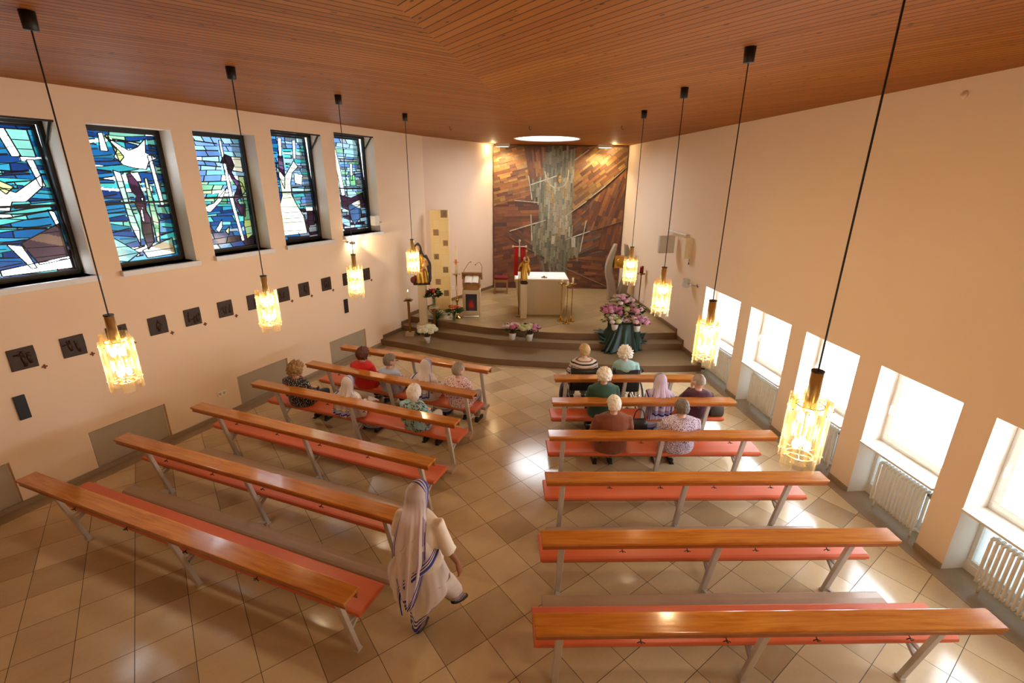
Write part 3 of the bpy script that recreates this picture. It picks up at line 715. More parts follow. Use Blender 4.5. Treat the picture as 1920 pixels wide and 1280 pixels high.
M_lbr=plain('polished_brass',rgb(236,212,146),.22,.7,.03)
def make_lamp():
    r=empty('pendant_lamp',(0,0,CE))
    mb=MB();mb.lathe([(.045,0),(.042,-.11),(.036,-.115)],n=20);mb.build('ceiling_cup',M_black,r,True)
    mb=MB();mb.tube([(0,0,-.11),(0,0,-2.09)],.0055,6);mb.lathe([(.036,-2.084),(.037,-2.094),(0,-2.094)],n=18);mb.build('cord',M_black,r)
    mb=MB();mb.lathe([(.034,-2.09),(.036,-2.30),(.036,-2.34),(.02,-2.345)],n=20,cap=True);mb.build('brass_tube',M_lbr,r,True)
    mb=MB()
    for z in(-2.31,-2.66):
        mb.tube([(.078*math.cos(a*PI/12),.078*math.sin(a*PI/12),z) for a in range(25)],.004,6,cap=False)
        for a in range(4):mb.tube([(0,0,z),(.078*math.cos(a*PI/2),.078*math.sin(a*PI/2),z)],.003,5)
    mb.tube([(0,0,-2.3),(0,0,-2.68)],.006,6)
    for k in range(8):
        a=2*PI*k/8
        for z in(-2.33,-2.64):mb.tube([(.08*math.cos(a),.08*math.sin(a),z),(.120*math.cos(a),.120*math.sin(a),z)],.0022,5);mb.ell((.121*math.cos(a),.121*math.sin(a),z),(.006,.006,.006),6,4)
    mb.build('glass_holder',M_lbr,r,True)
    for k in range(8):
        a=2*PI*k/8;zo=[0,-.05][k%2]
        ca,sa=math.cos(a),math.sin(a);tx,ty=-sa,ca
        prof=[(.074,-.038),(.094,-.042),(.112,-.022),(.117,0),(.112,.022),(.094,.042),(.074,.038)]
        mb=MB();z0,z1=-2.70+zo+.02,-2.24+zo-.01
        rings=[[V(ca*p+tx*q,sa*p+ty*q,z) for p,q in prof] for z in(z0,z1)]
        mb.loft(rings,closed=False,cap=False);mb.build('glass_channel',M_amber,r,solid=.004)
    for z in(-2.40,-2.58):
        for k in range(3):
            a=2*PI*k/3+(.5 if z<-2.5 else 0);mb=MB();c=(.036*math.cos(a),.036*math.sin(a),z)
            mb.ell(c,(.021,.021,.036),10,8);mb.build('bulb',M_bulb,r,True)
    return r
proto=make_lamp()
LP=[(-3.24,3.70),(-2.82,5.36),(-2.33,7.02),(-1.85,8.89),(2.01,8.18),(1.97,6.21),(1.89,4.41),(1.83,2.66),(1.77,.95)]
LL=['amber glass pendant lamp nearest the camera on the left, by the bronze plaques','amber glass pendant lamp in front of the middle stained-glass window','amber glass pendant lamp hanging before the last bronze plaque on the left','amber pendant lamp of the left row hanging beside the carved madonna','amber glass pendant lamp hanging in front of the stone tabernacle','amber glass pendant lamp on the right, before the bare wall beside the sanctuary lamp','amber glass pendant lamp in front of the farthest right window','large near amber glass pendant lamp in front of the right windows','amber glass pendant lamp cut off by the lower right corner']
for i,(x,y) in enumerate(LP):
    o=proto if i==0 else copy_tree(proto)
    o.location=(x,y,CE);o.rotation_euler=(0,0,i*.37);tag(o,LL[i],'pendant lamp','amber pendant lamps in two rows')
    for z in(2.62,2.44):
        l=bpy.data.lights.new('pendant_light','POINT');l.energy=16;l.color=(1,.85,.66);l.shadow_soft_size=.06
        q=bpy.data.objects.new('pendant_light',l);COL.objects.link(q);q.location=(x,y,z)
# ------------------------------------------------------------------ benches
RLr=[(.19,2.62,3.73,2.71),(.29,3.53,3.63,3.62),(.39,4.49,3.55,4.56),(.49,5.45,3.47,5.51),(.61,6.45,3.38,6.52),(.72,7.35,3.09,7.41)]
RLl=[(-5.35,4.4,-1.28,2.86),(-4.98,5.27,-1.13,3.83),(-4.59,6.17,-.95,4.76),(-4.17,7.02,-.76,5.74),(-3.66,7.9,-.59,6.66),(-3.36,8.81,-.41,7.67)]
def bench(seg,side,last,front,label):
    x0,y0,x1,y1=seg;L=math.hypot(x1-x0,y1-y0);rz=math.atan2(y1-y0,x1-x0)
    r=empty('pew' if not front else 'front_rail',((x0+x1)/2,(y0+y1)/2,0),rz,label,'pew','wooden pews %s of the aisle'%side)
    hL=L/2
    mb=MB();mb.box((0,.09,.85),(L,.185,.03));mb.build('top_rail',M_rail,r,bevel=.006)
    mb=MB();mb.box((0,.025,.811),(L-.02,.022,.048));mb.box((0,.165,.80),(L-.02,.018,.07));mb.build('apron',M_rail_side,r,bevel=.003)
    ae,we=(.2,.35)
    us=[-hL+(ae if side=='right' else .42),.02,hL-(.38 if side=='right' else .17)]
    for u in us:
        mb=MB();mb.bar((u,.085,.80),(u,.265,.02),.042,.058,up=(1,0,0));mb.box((u,.268,.012),(.05,.07,.024))
        mb.build('leg',M_steel,r,bevel=.006,seg=2)
        if not front:
            mb=MB();mb.bar((u,.20,.30),(u,.36,.395),.03,.03);mb.bar((u,.17,.40),(u,.54,.40),.035,.02);mb.build('seat_bracket',M_steel,r,bevel=.003)
        if not last:
            mb=MB();mb.bar((u,.25,.06),(u,.03,.135),.035,.03);mb.bar((u,-.09,.14),(u,.06,.14),.05,.015);mb.build('kneeler_bracket',M_steel,r,bevel=.003)
    if not front:
        mb=MB();n=12;x0_,x1_=-hL+.02,hL-(.02 if side=='right' else .09)
        pr=[(.25,.42),(.60,.42),(.612,.435),(.605,.462),(.585,.472),(.425,.475),(.27,.472),(.245,.462),(.24,.435)]
        mb.loft([[(x,a,b) for a,b in pr] for x in(x0_,x1_)]);mb.build('seat_cushion',M_seat,r,bevel=.008,seg=3)
        mb=MB();mb.box(((x0_+x1_)/2,.42,.413),(x1_-x0_-.04,.32,.014));mb.build('seat_board',M_rail_side,r)
    if not last:
        mb=MB();x0_,x1_=-hL+(.02 if side=='right' else .1),hL-(.02 if side=='right' else -.0)
        pr=[(-.11,.15),(.06,.15),(.075,.165),(.07,.195),(.05,.207),(-.02,.21),(-.10,.205),(-.12,.19),(-.12,.165)]
        mb.loft([[(x,a,b) for a,b in pr] for x in(x0_,x1_)]);mb.build('kneeler_cushion',M_kneel,r,bevel=.007,seg=3)
    for k in range(4):
        u=-hL+L*(.22+.19*k)+.03*math.sin(k*5+seg[0]);mb=MB()
        mb.tube([(u,.03,.79),(u,.01,.785),(u,-.01,.772),(u,-.022,.785)],.0045,5);mb.tube([(u-.028,.0,.768),(u,-.0,.782),(u+.03,-.002,.766)],.004,5);mb.build('bag_hook',M_black,r)
    return r
PLb={'right':['rearmost right pew in the foreground with scuffed rail and taupe kneeler ahead','second right pew from the camera, empty, below the two lamp reflections','empty right pew third from the camera, behind the brown-jacket sitter','right pew seating the brown jacket and the floral blouse','right pew seating green cardigan, nun and maroon sweater','front right rail behind the two wheelchairs'],
'left':['rearmost left pew in the foreground, nearest the camera','second left pew from the camera beside the walking nun','empty left pew third from the camera','left pew seating the curly-haired woman, a nun and the turquoise top','left pew seating the red top, pale blue top, a nun and the patterned blouse','front left rail nearest the altar steps']}
for i in range(6):
    bench(RLr[i],'right',i==0,i==5,PLb['right'][i]);bench(RLl[i],'left',i==0,i==5,PLb['left'][i])
# ------------------------------------------------------------------ bronze plaques, crosses, wall bits (left wall)
LPl=[5.36,5.83,6.30,6.79,7.27,7.78,8.28,8.87,9.32,9.86,10.42,10.98]
PN=['leftmost bronze relief plaque, crucifixion scene','second bronze plaque from the left','third bronze plaque, partly behind the nearest left lamp','fourth bronze plaque from the left','fifth bronze plaque from the left','sixth bronze plaque from the left','seventh bronze plaque, partly behind the second lamp','eighth bronze plaque, just right of the second lamp','ninth bronze plaque from the left','tenth bronze plaque from the left','eleventh bronze plaque, behind the third lamp','twelfth bronze plaque, nearest the altar']
for i,Y in enumerate(LPl):
    rn=random.Random(i+3);w,h=.26,.27
    r=empty('relief_plaque',PL(lu(Y)+w/2,1.72,-.0),rzL,PN[i]+' on the left wall','plaque','bronze relief plaques on the left wall')
    mb=MB();pts=[(-w/2,0),(w/2-.005,-.005),(w/2,h*.6),(w/2-.004,h),(-w/2+.003,h-.004)]
    mb.add([(x,0.0,z) for x,z in pts]+[(x,-.016,z) for x,z in pts],[(5,6,7,8,9)]+[(a,(a+1)%5,5+(a+1)%5,5+a) for a in range(5)]);mb.build('plate',M_bronze,r,bevel=.002,fix=True)
    mb=MB()
    for k in range(rn.randint(3,4)):
        x=rn.uniform(-.08,.08);z=rn.uniform(.05,.13);hh=rn.uniform(.06,.1);a=rn.uniform(-.5,.5)
        mb.tube([(x,-.014,z-.03),(x+a*.03,-.02,z+hh*.4),(x+a*.06,-.02,z+hh)],[.018,.02,.012],7,flat=.5);mb.ell((x+a*.07,-.02,z+hh+.018),(.012,.010,.015),8,6)
        mb.tube([(x+a*.05,-.02,z+hh*.8),(x+a*.05+rn.uniform(-.07,.07),-.02,z+hh*rn.uniform(.2,1.2))],.007,5)
    if i==0:mb.box((0,-.018,.13),(.02,.012,.2));mb.box((0,-.018,.19),(.16,.012,.02))
    mb.build('relief_figures',M_bronze,r,True)
    if i!=2 and i!=6 and i!=10 or True:
        c=MB();c.box((0,-.004,0),(.018,.008,.056));c.box((0,-.004,0),(.056,.008,.018));o=c.build('small_cross',plain('copper',rgb(120,60,34),.45,.6),None,loc=PL(lu(Y)+w+.045,1.685,0),rz=rzL)
        tag(o,'tiny copper cross to the lower right of the '+PN[i].split(',')[0],'cross','tiny crosses beside the plaques')
for j,(Y,lb) in enumerate([(5.34,'black slate strip low on the left wall below the first plaque'),(10.43,'black slate strip on the left wall below the third lamp')]):
    mb=MB();mb.box((0,-.012,0),(.11,.024,.31));tag(mb.build('slate_strip',M_black,None,loc=PL(lu(Y),1.26,0),rz=rzL,bevel=.002),lb,'wall strip','black strips on the left wall')
def socket(P,u,z,rz,n,lb,sgn=1):
    r=empty('power_socket',P(u,z,0),rz,lb,'socket');mb=MB()
    mb.box((0,-.005*sgn,0),(.08*n,.01,.08));mb.build('plate',M_white,r,bevel=.002);mb=MB()
    for k in range(n):mb.lathe([(.024,0),(.02,.004)],n=14,M=Matrix.Translation(((k-(n-1)/2)*.075,-.011*sgn,0))@Matrix.Rotation(PI/2*sgn,4,'X'))
    mb.build('outlet',plain('socket_grey',rgb(200,196,188),.4),r,True)
socket(PL,lu(7.59),.42,rzL,2,'white double power socket low on the left wall between two grey panels')
socket(PR,ru(11.02),.38,rzR,1,'small white socket on the right wall beside the steps',-1)
socket(PR,ru(13.78),.62,rzR,2,'white double socket on the right wall behind the sanctuary lamp',-1)
socket(PL2,1.1,.85,math.atan2(dd.y,dd.x),1,'white socket on the altar wall left of the lectern')
mb=MB();mb.lathe([(.04,0),(.036,.012),(.0,.014)],n=20,M=Matrix.Rotation(-PI/2,4,'X') if False else Matrix.Rotation(-PI/2,4,'X'));tag(mb.build('smoke_detector',M_wall,None,loc=PR(ru(5.47),4.86,0),rz=rzR,smooth=True),'flat round cap painted over high on the right wall','wall cap')
# speaker on right wall
r=empty('wall_speaker',PR(ru(10.55),1.78,0),rzR,'small grey loudspeaker on a bracket on the right wall before the first window','loudspeaker')
mb=MB();mb.box((.30,.14,0),(.14,.12,.20));mb.build('cabinet',plain('speaker_grey',rgb(196,194,188),.5),r,bevel=.012)
mb=MB();mb.tube([(0,0,0),(.0,.08,0),(.12,.12,0),(.25,.13,0)],.012,8);mb.lathe([(.04,0),(.04,.01)],n=14,M=Matrix.Rotation(-PI/2,4,'X'));mb.build('bracket',M_chrome,r,True)
r=empty('wall_speaker',PL(lu(11.38),2.98,0),rzL,'white loudspeaker beside the last stained-glass window on the left','loudspeaker')
mb=MB();mb.box((-.02,-.15,.08),(.16,.14,.22));mb.build('cabinet',M_white,r,bevel=.015);mb=MB();mb.tube([(.32,.0,.0),(.3,-.07,.02),(.05,-.12,.06)],.012,8);mb.build('bracket',M_chrome,r,True)
r=empty('wall_spotlight',PL(lu(10.64),2.66,0),rzL,'chrome wall spotlight under the last stained-glass window','spotlight')
mb=MB();mb.tube([(0,0,0),(0,-.12,-.02)],.012,8);mb.lathe([(.035,0),(.035,.015)],n=14,M=Matrix.Rotation(PI/2,4,'X'));mb.build('bracket',M_chrome,r,True)
mb=MB();mb.tube([(-.06,-.14,-.02),(.06,-.14,-.03)],[.026,.04],12);mb.build('lamp_head',M_chrome,r,True)
mb=MB();mb.ell((.063,-.14,-.03),(.012,.032,.032),10,8);mb.build('bulb',emit('spot_bulb',(1,.82,.5,1),60),r,True)
def light(name,typ,loc,e,col,size=.05,tgt=None,**kw):
    l=bpy.data.lights.new(name,typ);l.energy=e;l.color=col
    if typ!='AREA':l.shadow_soft_size=size
    for k,v in kw.items():setattr(l,k,v)
    o=bpy.data.objects.new(name,l);COL.objects.link(o);o.location=loc
    if tgt is not None:
        d=V(*tgt)-Vector(loc);o.rotation_euler=d.to_track_quat('-Z','Y').to_euler()
    return o
sp0=PL(lu(10.64)+.09,2.63,-.14)
light('spot_light','SPOT',sp0,60,(1,.80,.45),.03,(-2.05,13.1,2.3),spot_size=1.0,spot_blend=.4)
light('spot_glow','POINT',sp0+V(.02,.02,0),5,(1,.80,.5),.03)
# heater boxes on right wall
r=empty('wall_heater',PR(ru(11.9),2.30,0),rzR,'pale square loudspeaker panel hung on a horizontal arm high on the right wall','wall unit')
mb=MB();mb.box((.0,.27,.22),(.10,.38,.42));mb.build('panel',plain('panel_grey',rgb(206,204,196),.4),r,bevel=.01)
mb=MB();mb.box((-.15,.10,.52),(1.1,.04,.03));mb.box((-.62,.05,.5),(.03,.1,.03));mb.box((.3,.05,.5),(.03,.1,.03));mb.build('arm',M_white,r,bevel=.003)
r=empty('wall_cabinet',PR(ru(11.12),2.30,0),rzR,'narrow cream upright box on the right wall next to the square panel','wall unit')
mb=MB();mb.box((0,.09,.23),(.16,.18,.46));mb.build('body',plain('cream_box',rgb(232,220,192),.4),r,bevel=.008)
mb=MB();mb.tube([(-.08,.05,-.0),(-.08,.05,-.1)],.006,6);mb.box((-.08,.05,-.11),(.02,.02,.04));mb.build('pull_cord',M_black,r)
# altar downlights
for x,lb in((-.35,'white flush spotlight box in the ceiling left above the mosaic'),(2.77,'white flush spotlight box in the ceiling right above the mosaic')):
    r=empty('ceiling_spotlight',(x,15.75,CE),0,lb,'ceiling light');mb=MB();mb.box((0,0,-.05),(.42,.16,.10));mb.build('housing',M_white,r,bevel=.006)
    mb=MB();mb.box((0,.01,-.102),(.34,.1,.006));mb.build('lens',emit('ceiling_lens',(1,.85,.5,1),3),r)
    light('ceiling_light','SPOT',(x,15.75,CE-.13),75,(1,.78,.42),.06,(x+(.35 if x<1 else -.35),16.2,2.6),spot_size=2.3,spot_blend=.6)
    light('ceiling_light','POINT',(x-.3 if x<1 else x+.3,15.85,CE-.16),7,(1,.80,.42),.04)
for x,y in((-1.35,10.94),(.31,10.76),(2.15,10.47)):
    mb=MB();mb.lathe([(.012,0),(.012,-.01)],n=8);mb.tube([(0,0,-.01),(0,0,-.05),(.02,0,-.07),(.04,0,-.05)],.005,6)
    o=mb.build('ceiling_hook',M_black,None,True,loc=(x,y,CE));tag(o,'small dark hook in the ceiling '+('left of the middle' if x<0 else 'just before the skylight' if x<1 else 'right of the skylight'),'hook')
# ------------------------------------------------------------------ altar area
ZP=.45
# altar
r=empty('altar',(.79,12.75,ZP),0,'pale stone altar block with a white cloth on top','altar')
mb=MB();fr_=[(-.42,0),(.55,0),(.66,.35),(.70,.88),(.70,.94)];fl_=[(-.42,0),(-.42,0),(-.56,.35),(-.66,.88),(-.66,.94)]
rings=[]
for (xa,za),(xb,_) in zip([(-.56,0),(-.56,.02),(-.64,.35),(-.70,.80),(-.72,.93)],[(.56,0),(.56,.02),(.64,.35),(.68,.80),(.70,.93)]):
    y0=0-(za*.0);y1=.82+za*.18;rings.append([(xa,y0+.0,za),(xb,y0,za),(xb,y1,za),(xa,y1,za)])
mb.loft(rings);mb.build('block',M_lime,r,bevel=.012)
mb=MB();mb.box((-.01,.5,.965),(1.46,1.08,.07));mb.build('slab',M_lime,r,bevel=.006)
mb=MB();mb.box((-.005,.52,1.003),(1.40,1.0,.006));mb.box((.02,.98,.9),(1.38,.006,.2));o=mb.build('altar_cloth',M_cloth,None,loc=(.79,12.75,ZP));tag(o,'white cloth spread over the altar top','altar cloth')
mb=MB();mb.box((0,0,.006),(.16,.09,.012));mb.box((.0,.0,.018),(.05,.16,.012));mb.ell((0,0,.03),(.02,.02,.02),8,6);o=mb.build('altar_cross',M_brassd,None,loc=(.86,12.95,1.459),bevel=.002);tag(o,'small dark brass cross lying on the altar cloth','cross')
# statue column + gilded figure
mb=MB();mb.box((0,0,.465),(.17,.17,.93));tag(mb.build('stone_post',M_lime,None,loc=(.30,12.47,ZP),bevel=.006),'slim pale stone post in front of the altar carrying the gilded figure','post')
def vox(mb,name,mats,parent,vs=.012,label=None,smoothit=2,fold=None):
    o=mb.build('tmp',mats);m=o.modifiers.new('r','REMESH');m.mode='VOXEL';m.voxel_size=vs;m.use_smooth_shade=True
    if smoothit:
        k=o.modifiers.new('s','SMOOTH');k.iterations=smoothit;k.factor=.5
    dg=bpy.context.evaluated_depsgraph_get();me=bpy.data.meshes.new_from_object(o.evaluated_get(dg));bpy.data.objects.remove(o)
    me.name=name
    if fold:
        for v in me.vertices:v.co+=Vector(v.normal)*fold(v.co)
    me.materials.clear()
    for q in (mats if isinstance(mats,(list,tuple)) else [mats]):me.materials.append(q)
    me.polygons.foreach_set('use_smooth',[True]*len(me.polygons))
    o=bpy.data.objects.new(name,me);COL.objects.link(o)
    if parent is not None:o.parent=parent
    if label:o['label']=label
    return o
r=empty('gilded_statue',(.30,12.47,ZP+.93),0,'gilded figure with raised arm on the slim stone post','statue')
mb=MB();mb.lathe([(.10,0),(.105,.04),(.08,.07),(.07,.09)],n=14);mb.build('base',M_bronze,r,True)
mb=MB();mb.tube([(0,0,.08),(0,0,.25),(.01,0,.42),(0,0,.54),(0,0,.60)],[.085,.08,.075,.095,.05],12,flat=.75);mb.tube([(-.08,0,.52),(-.13,-.02,.46),(-.15,-.06,.40)],[.035,.03,.02],8)
mb.tube([(.08,0,.53),(.11,0,.62),(.07,-.01,.72)],[.035,.028,.018],8);mb.tube([(.09,.02,.5),(.13,.03,.36),(.12,.03,.2)],[.03,.045,.02],8);mb.ell((-.15,-.065,.39),(.02,.02,.02),8,6)
vox(mb,'robe',M_gold,r,.011,fold=lambda c:.006*math.sin(math.atan2(c.y,c.x)*9+c.z*14))
mb=MB();mb.ell((.0,-.005,.655),(.038,.042,.05),12,10);mb.tube([(0,0,.58),(0,0,.63)],.022,8);mb.ell((0,-.045,.65),(.008,.012,.01),6,4);mb.build('head',plain('painted_skin',rgb(206,160,120),.5),r,True)
mb=MB();mb.tube([(.05,-.01,.70),(.05,-.01,.90)],.006,6);mb.tube([(.02,-.01,.83),(.09,-.01,.85)],.006,6);mb.ell((.05,-.01,.87),(.03,.008,.03),8,6);mb.build('raised_cross',M_gold,r,True)
mb=MB();mb.tube([(.09,.03,.56),(.13,.04,.44),(.125,.04,.3)],[.02,.035,.012],8);mb.build('red_cloak',plain('red_paint',rgb(150,30,26),.5),r,True)
# processional cross with red cloth
r=empty('processional_cross',(.17,12.62,ZP),0,'tall pole with a small crucifix draped in red cloth left of the altar','cross')
mb=MB();mb.tube([(0,0,0),(0,0,1.95)],.011,8);mb.lathe([(.09,0),(.09,.02),(.02,.04)],n=16);mb.build('pole',M_brassd,r,True)
mb=MB();mb.tube([(0,0,1.75),(0,0,2.02)],.012,6);mb.tube([(-.17,0,1.88),(.17,0,1.88)],.012,6);mb.ell((0,0,2.03),(.03,.02,.035),8,6);mb.ell((-.17,0,1.88),(.03,.02,.03),8,6);mb.ell((.17,0,1.88),(.03,.02,.03),8,6);mb.tube([(0,-.02,1.62),(0,-.02,1.86)],.018,6);mb.build('crucifix',M_wax,r,True)
for x,z0 in((-.09,1.12),(.09,.95)):
    mb=MB();rings=[]
    for k in range(9):
        z=1.87-(1.87-z0)*k/8;rings.append([(x+dx,-.012+.012*math.sin(dx*70+k*.4)+.0,z) for dx in[-.055+.11*j/8 for j in range(9)]])
    mb.loft(rings,closed=False,cap=False);mb.build('red_cloth',plain('red_fabric',rgb(190,20,26),.7),r,True,solid=.006)
# three brass candle stands
for i,(x,y,h,ch,lb) in enumerate([(1.28,12.2,1.02,.08,'left of the three slim brass candle stands beside the altar'),(1.40,11.97,1.02,.08,'front one of the three slim brass candle stands beside the altar'),(1.55,12.18,1.02,.14,'right of the three brass candle stands, with the tallest candle')]):
    r=empty('candle_stand',(x,y,ZP),0,lb,'candle stand','three brass candle stands at the altar')
    mb=MB();mb.lathe([(.10,0),(.075,.03),(.03,.09),(.014,.13),(.012,h*.45),(.018,h*.46),(.012,h*.48),(.013,h*.9),(.02,h*.96),(.1,h-.012),(.105,h),(.0,h)],n=18);mb.build('stand',M_brass,r,True)
    mb=MB();mb.lathe([(.026,h),(.026,h+ch),(0,h+ch)],n=12);mb.build('candle',M_wax,r,True)
# flowers ---------------------------------------------------
def leaves(mb,c,n,rad,sz,rn,zs=.6,up=.2):
    for _ in range(n):
        a=rn.uniform(0,2*PI);e=rn.uniform(-.3,1.2);rr=rad*rn.uniform(.5,1.05)
        p=V(c[0]+math.cos(a)*math.cos(e)*rr,c[1]+math.sin(a)*math.cos(e)*rr,c[2]+math.sin(e)*rr*zs)
        d=V(math.cos(a),math.sin(a),rn.uniform(-.5,.5)+up).normalized();s=d.cross(V(0,0,1)).normalized();w=sz*.32;u=s.cross(d)*sz*.12
        q=[p,p+d*sz*.45+s*w+u,p+d*sz,p+d*sz*.45-s*w+u,p+d*sz*.5-u]
        mb.add(q,[(0,1,4),(1,2,4),(2,3,4),(3,0,4)])
def bloom(name,c,r,col,parent,rn,n=60):
    mb=MB();mb.ell(c,(r*.72,r*.72,r*.55),8,6)
    for k in range(n):
        z=1-(k+.5)/n*1.5;a=k*2.39996
        if z<-1:break
        q=math.sqrt(max(0,1-z*z));d=V(q*math.cos(a),q*math.sin(a),z);p=V(*c)+V(d.x*r,d.y*r,d.z*r*.8)
        s=d.cross(V(.3,.2,.9)).normalized();t_=d.cross(s);w=r*.26
        mb.add([p+s*w,p+t_*w,p-s*w,p-t_*w,p+d*w*.5],[(0,1,4),(1,2,4),(2,3,4),(3,0,4)])
    k='petal_%d_%d_%d'%col
    return mb.build(name,plain(k,rgb(*col),.7,0,.3,45),parent)
PK=[(216,150,172),(196,104,140),(224,184,186),(206,200,150),(222,200,194),(190,198,130),(204,130,160)]
def hydrangea(loc,lb,cols,seed,pr=.09,ph=.17,rad=.2,nb=8,grp=None,name='potted_hydrangea',hb=.27,br=.06):
    rn=random.Random(seed);r=empty(name,loc,0,lb,'potted flowers',grp)
    mb=MB();mb.lathe([(pr*.72,0),(pr,ph*.95),(pr*1.05,ph),(pr*.9,ph),(pr*.88,ph*.88),(0,ph*.88)],n=20);mb.build('pot',M_pot,r,True)
    mb=MB();mb.lathe([(pr*.86,ph*.9),(pr*.9,ph*1.12),(pr*.8,ph*1.12),(0,ph*1.0)],n=16);mb.build('inner_pot',plain('terracotta_pot',rgb(120,50,40),.7),r,True)
    mb=MB();leaves(mb,(0,0,hb+.0),120,rad*.95,.10,rn,.5);mb.tube([(0,0,ph),(0,0,hb)],.02,6)
    for k in range(5):mb.tube([(0,0,ph),(rad*.5*math.cos(k*1.3),rad*.5*math.sin(k*1.3),hb+.04)],.006,5)
    mb.build('foliage',M_leaf,r)
    for k in range(nb):
        a=k*2.4+seed;q=rad*1.02*math.sqrt((k+.4)/nb);bloom('flower_head',(q*math.cos(a),q*math.sin(a),hb+.12-q*.35+rn.uniform(-.02,.035)),br*rn.uniform(.85,1.15),cols[k%len(cols)],r,rn)
    return r
hydrangea((.01,11.06,.3),'left pot of pink hydrangeas on the step before the altar',[PK[0],PK[4],PK[3],PK[2],PK[1]],2,rad=.21,nb=13,grp='pink hydrangeas in white pots')
hydrangea((.42,11.0,.3),'right pot of pink and yellow-green hydrangeas on the step before the altar',[PK[3],PK[0],PK[5],PK[6],PK[4]],5,rad=.23,nb=13,grp='pink hydrangeas in white pots')
hydrangea((-2.09,11.2,.15),'white pot of cream hydrangeas on the lowest step',[(246,238,206),(240,232,190),(248,242,220)],9,pr=.085,ph=.16,rad=.2,nb=13,br=.078)
# velvet draped stand with hydrangeas
def velvet():
    t=NT('green_velvet');n=t.noise(5,detail=4);c=t.mix((n,0),rgb(3,24,18),rgb(10,52,40));return t.surf(t.bsdf(c,.55,**{'Sheen Weight':.35,'Sheen Roughness':.3,'Sheen Tint':(.4,.9,.7,1)}))
r=empty('draped_stand',(2.66,11.0,.15),0,'dark green velvet drape spilling over the steps under the hydrangeas','drape')
mb=MB();NA=140;rings=[]
for k in range(15):
    t_=k/14;z=.72*(1-t_)**1.0;ring=[]
    for j in range(NA):
        a=2*PI*j/NA;base=V(.30*math.copysign(abs(math.cos(a))**.7,math.cos(a)),.22*math.copysign(abs(math.sin(a))**.7,math.sin(a)),0)
        fl=1+t_**1.6*(1.05 if math.cos(a)<0 else .7)*(1+.25*math.sin(a*3+1));f=1+(.02+.10*t_)*math.sin(a*17+t_*2+2*math.sin(a*3))+(.03*t_)*math.sin(a*31)
        x,y=base.x*fl*f,base.y*fl*f
        ymax=.0
        zz=z
        yy=y+11.0
        st=0 if yy<10.80 else (.15 if yy<11.12 else .30)
        zz=max(z,st+.012+.008*math.sin(a*9)) if t_>.3 else z
        ring.append((x,y,zz))
    rings.append(ring)
mb.loft(rings,cap=True);mb.build('velvet',velvet(),r,True,fix=True)
HG='hydrangeas massed on the green velvet'
for i,(x,y,z,lb,cs,rd) in enumerate([(2.42,10.83,.64,'front left white pot of green-pink hydrangeas on the velvet',[PK[5],PK[4],PK[3],PK[2]],.24),(2.93,10.80,.62,'front right white pot of pink hydrangeas on the velvet',[PK[0],PK[6],PK[2],PK[4]],.23),(2.38,11.06,.79,'deep pink hydrangea at the left behind the front pots',[PK[1],PK[6],PK[1],PK[0]],.22),(2.86,11.08,.82,'pink and lime hydrangea at the right behind the front pots',[PK[0],PK[5],PK[3],PK[2]],.24),(2.62,11.20,1.0,'topmost pale pink hydrangea of the velvet arrangement',[PK[2],PK[0],PK[4],PK[3]],.22)]):
    hydrangea((x,y,z),lb,cs,20+i,rad=rd+.035,nb=19,grp=HG,ph=.15,hb=.24,br=.066)
mb=MB()
for x,y,z in((2.42,10.83,.64),(2.93,10.80,.62),(2.38,11.06,.79),(2.86,11.08,.82),(2.62,11.20,1.0)):
    mb.lathe([(.10,0),(.085,z-.151)],(x-2.66,y-11.0,0),14)
mb.build('plinths',velvet(),r)
# tabernacle
r=empty('tabernacle',(3.10,14.65,ZP),0,'grey stone tabernacle of two curved wings holding a gilded box','tabernacle')
mb=MB()
def wing(sx_):
    prof=[(.02,0,.15),(-.0,.3,.14),(-.05,.55,.13),(-.12,.78,.12),(-.15,1.0,.11),(-.12,1.25,.10),(-.05,1.5,.08),(.0,1.72,.035)]
    P=catmull([(sx_*p[0],0,p[1]) for p in prof],4);R=[]
    W=[x for p in prof for x in[p[2]]];rs=[]
    for k,p in enumerate(P):
        q=k/(len(P)-1)*(len(W)-1);i=min(int(q),len(W)-2);w=W[i]*(1-(q-i))+W[i+1]*(q-i);rs.append([(p.x-w,-.12,p.z),(p.x+w*.6,-.14,p.z),(p.x+w,.0,p.z),(p.x+w*.6,.14,p.z),(p.x-w,.12,p.z),(p.x-w*1.2,0,p.z)])
    mb.loft(rs)
wing(1)
mb2=MB()
for v in list(mb.v):mb2.v.append(V(-v.x+.30,v.y,v.z))
mb2.f=[tuple(reversed(f)) for f in mb.f];mb2.m=list(mb.m)
mb.build('stone_wing',mat_stone('tabernacle_stone',rgb(150,134,112),rgb(176,162,140),rgb(128,112,92),.7,3),r,bevel=.01)
mb2.build('stone_wing',bpy.data.materials['tabernacle_stone'],r,bevel=.01)
mb=MB();mb.box((.15,-.03,1.19),(.36,.24,.36));mb.build('gilded_box',M_gold,r,bevel=.01)
mb=MB();mb.lathe([(.12,0),(.125,.01),(.10,.018),(.07,.02),(.06,.03),(0,.032)],n=20,M=Matrix.Translation((.15,-.15,1.19))@Matrix.Rotation(PI/2,4,'X'));mb.build('door_relief',M_gold,r,True)
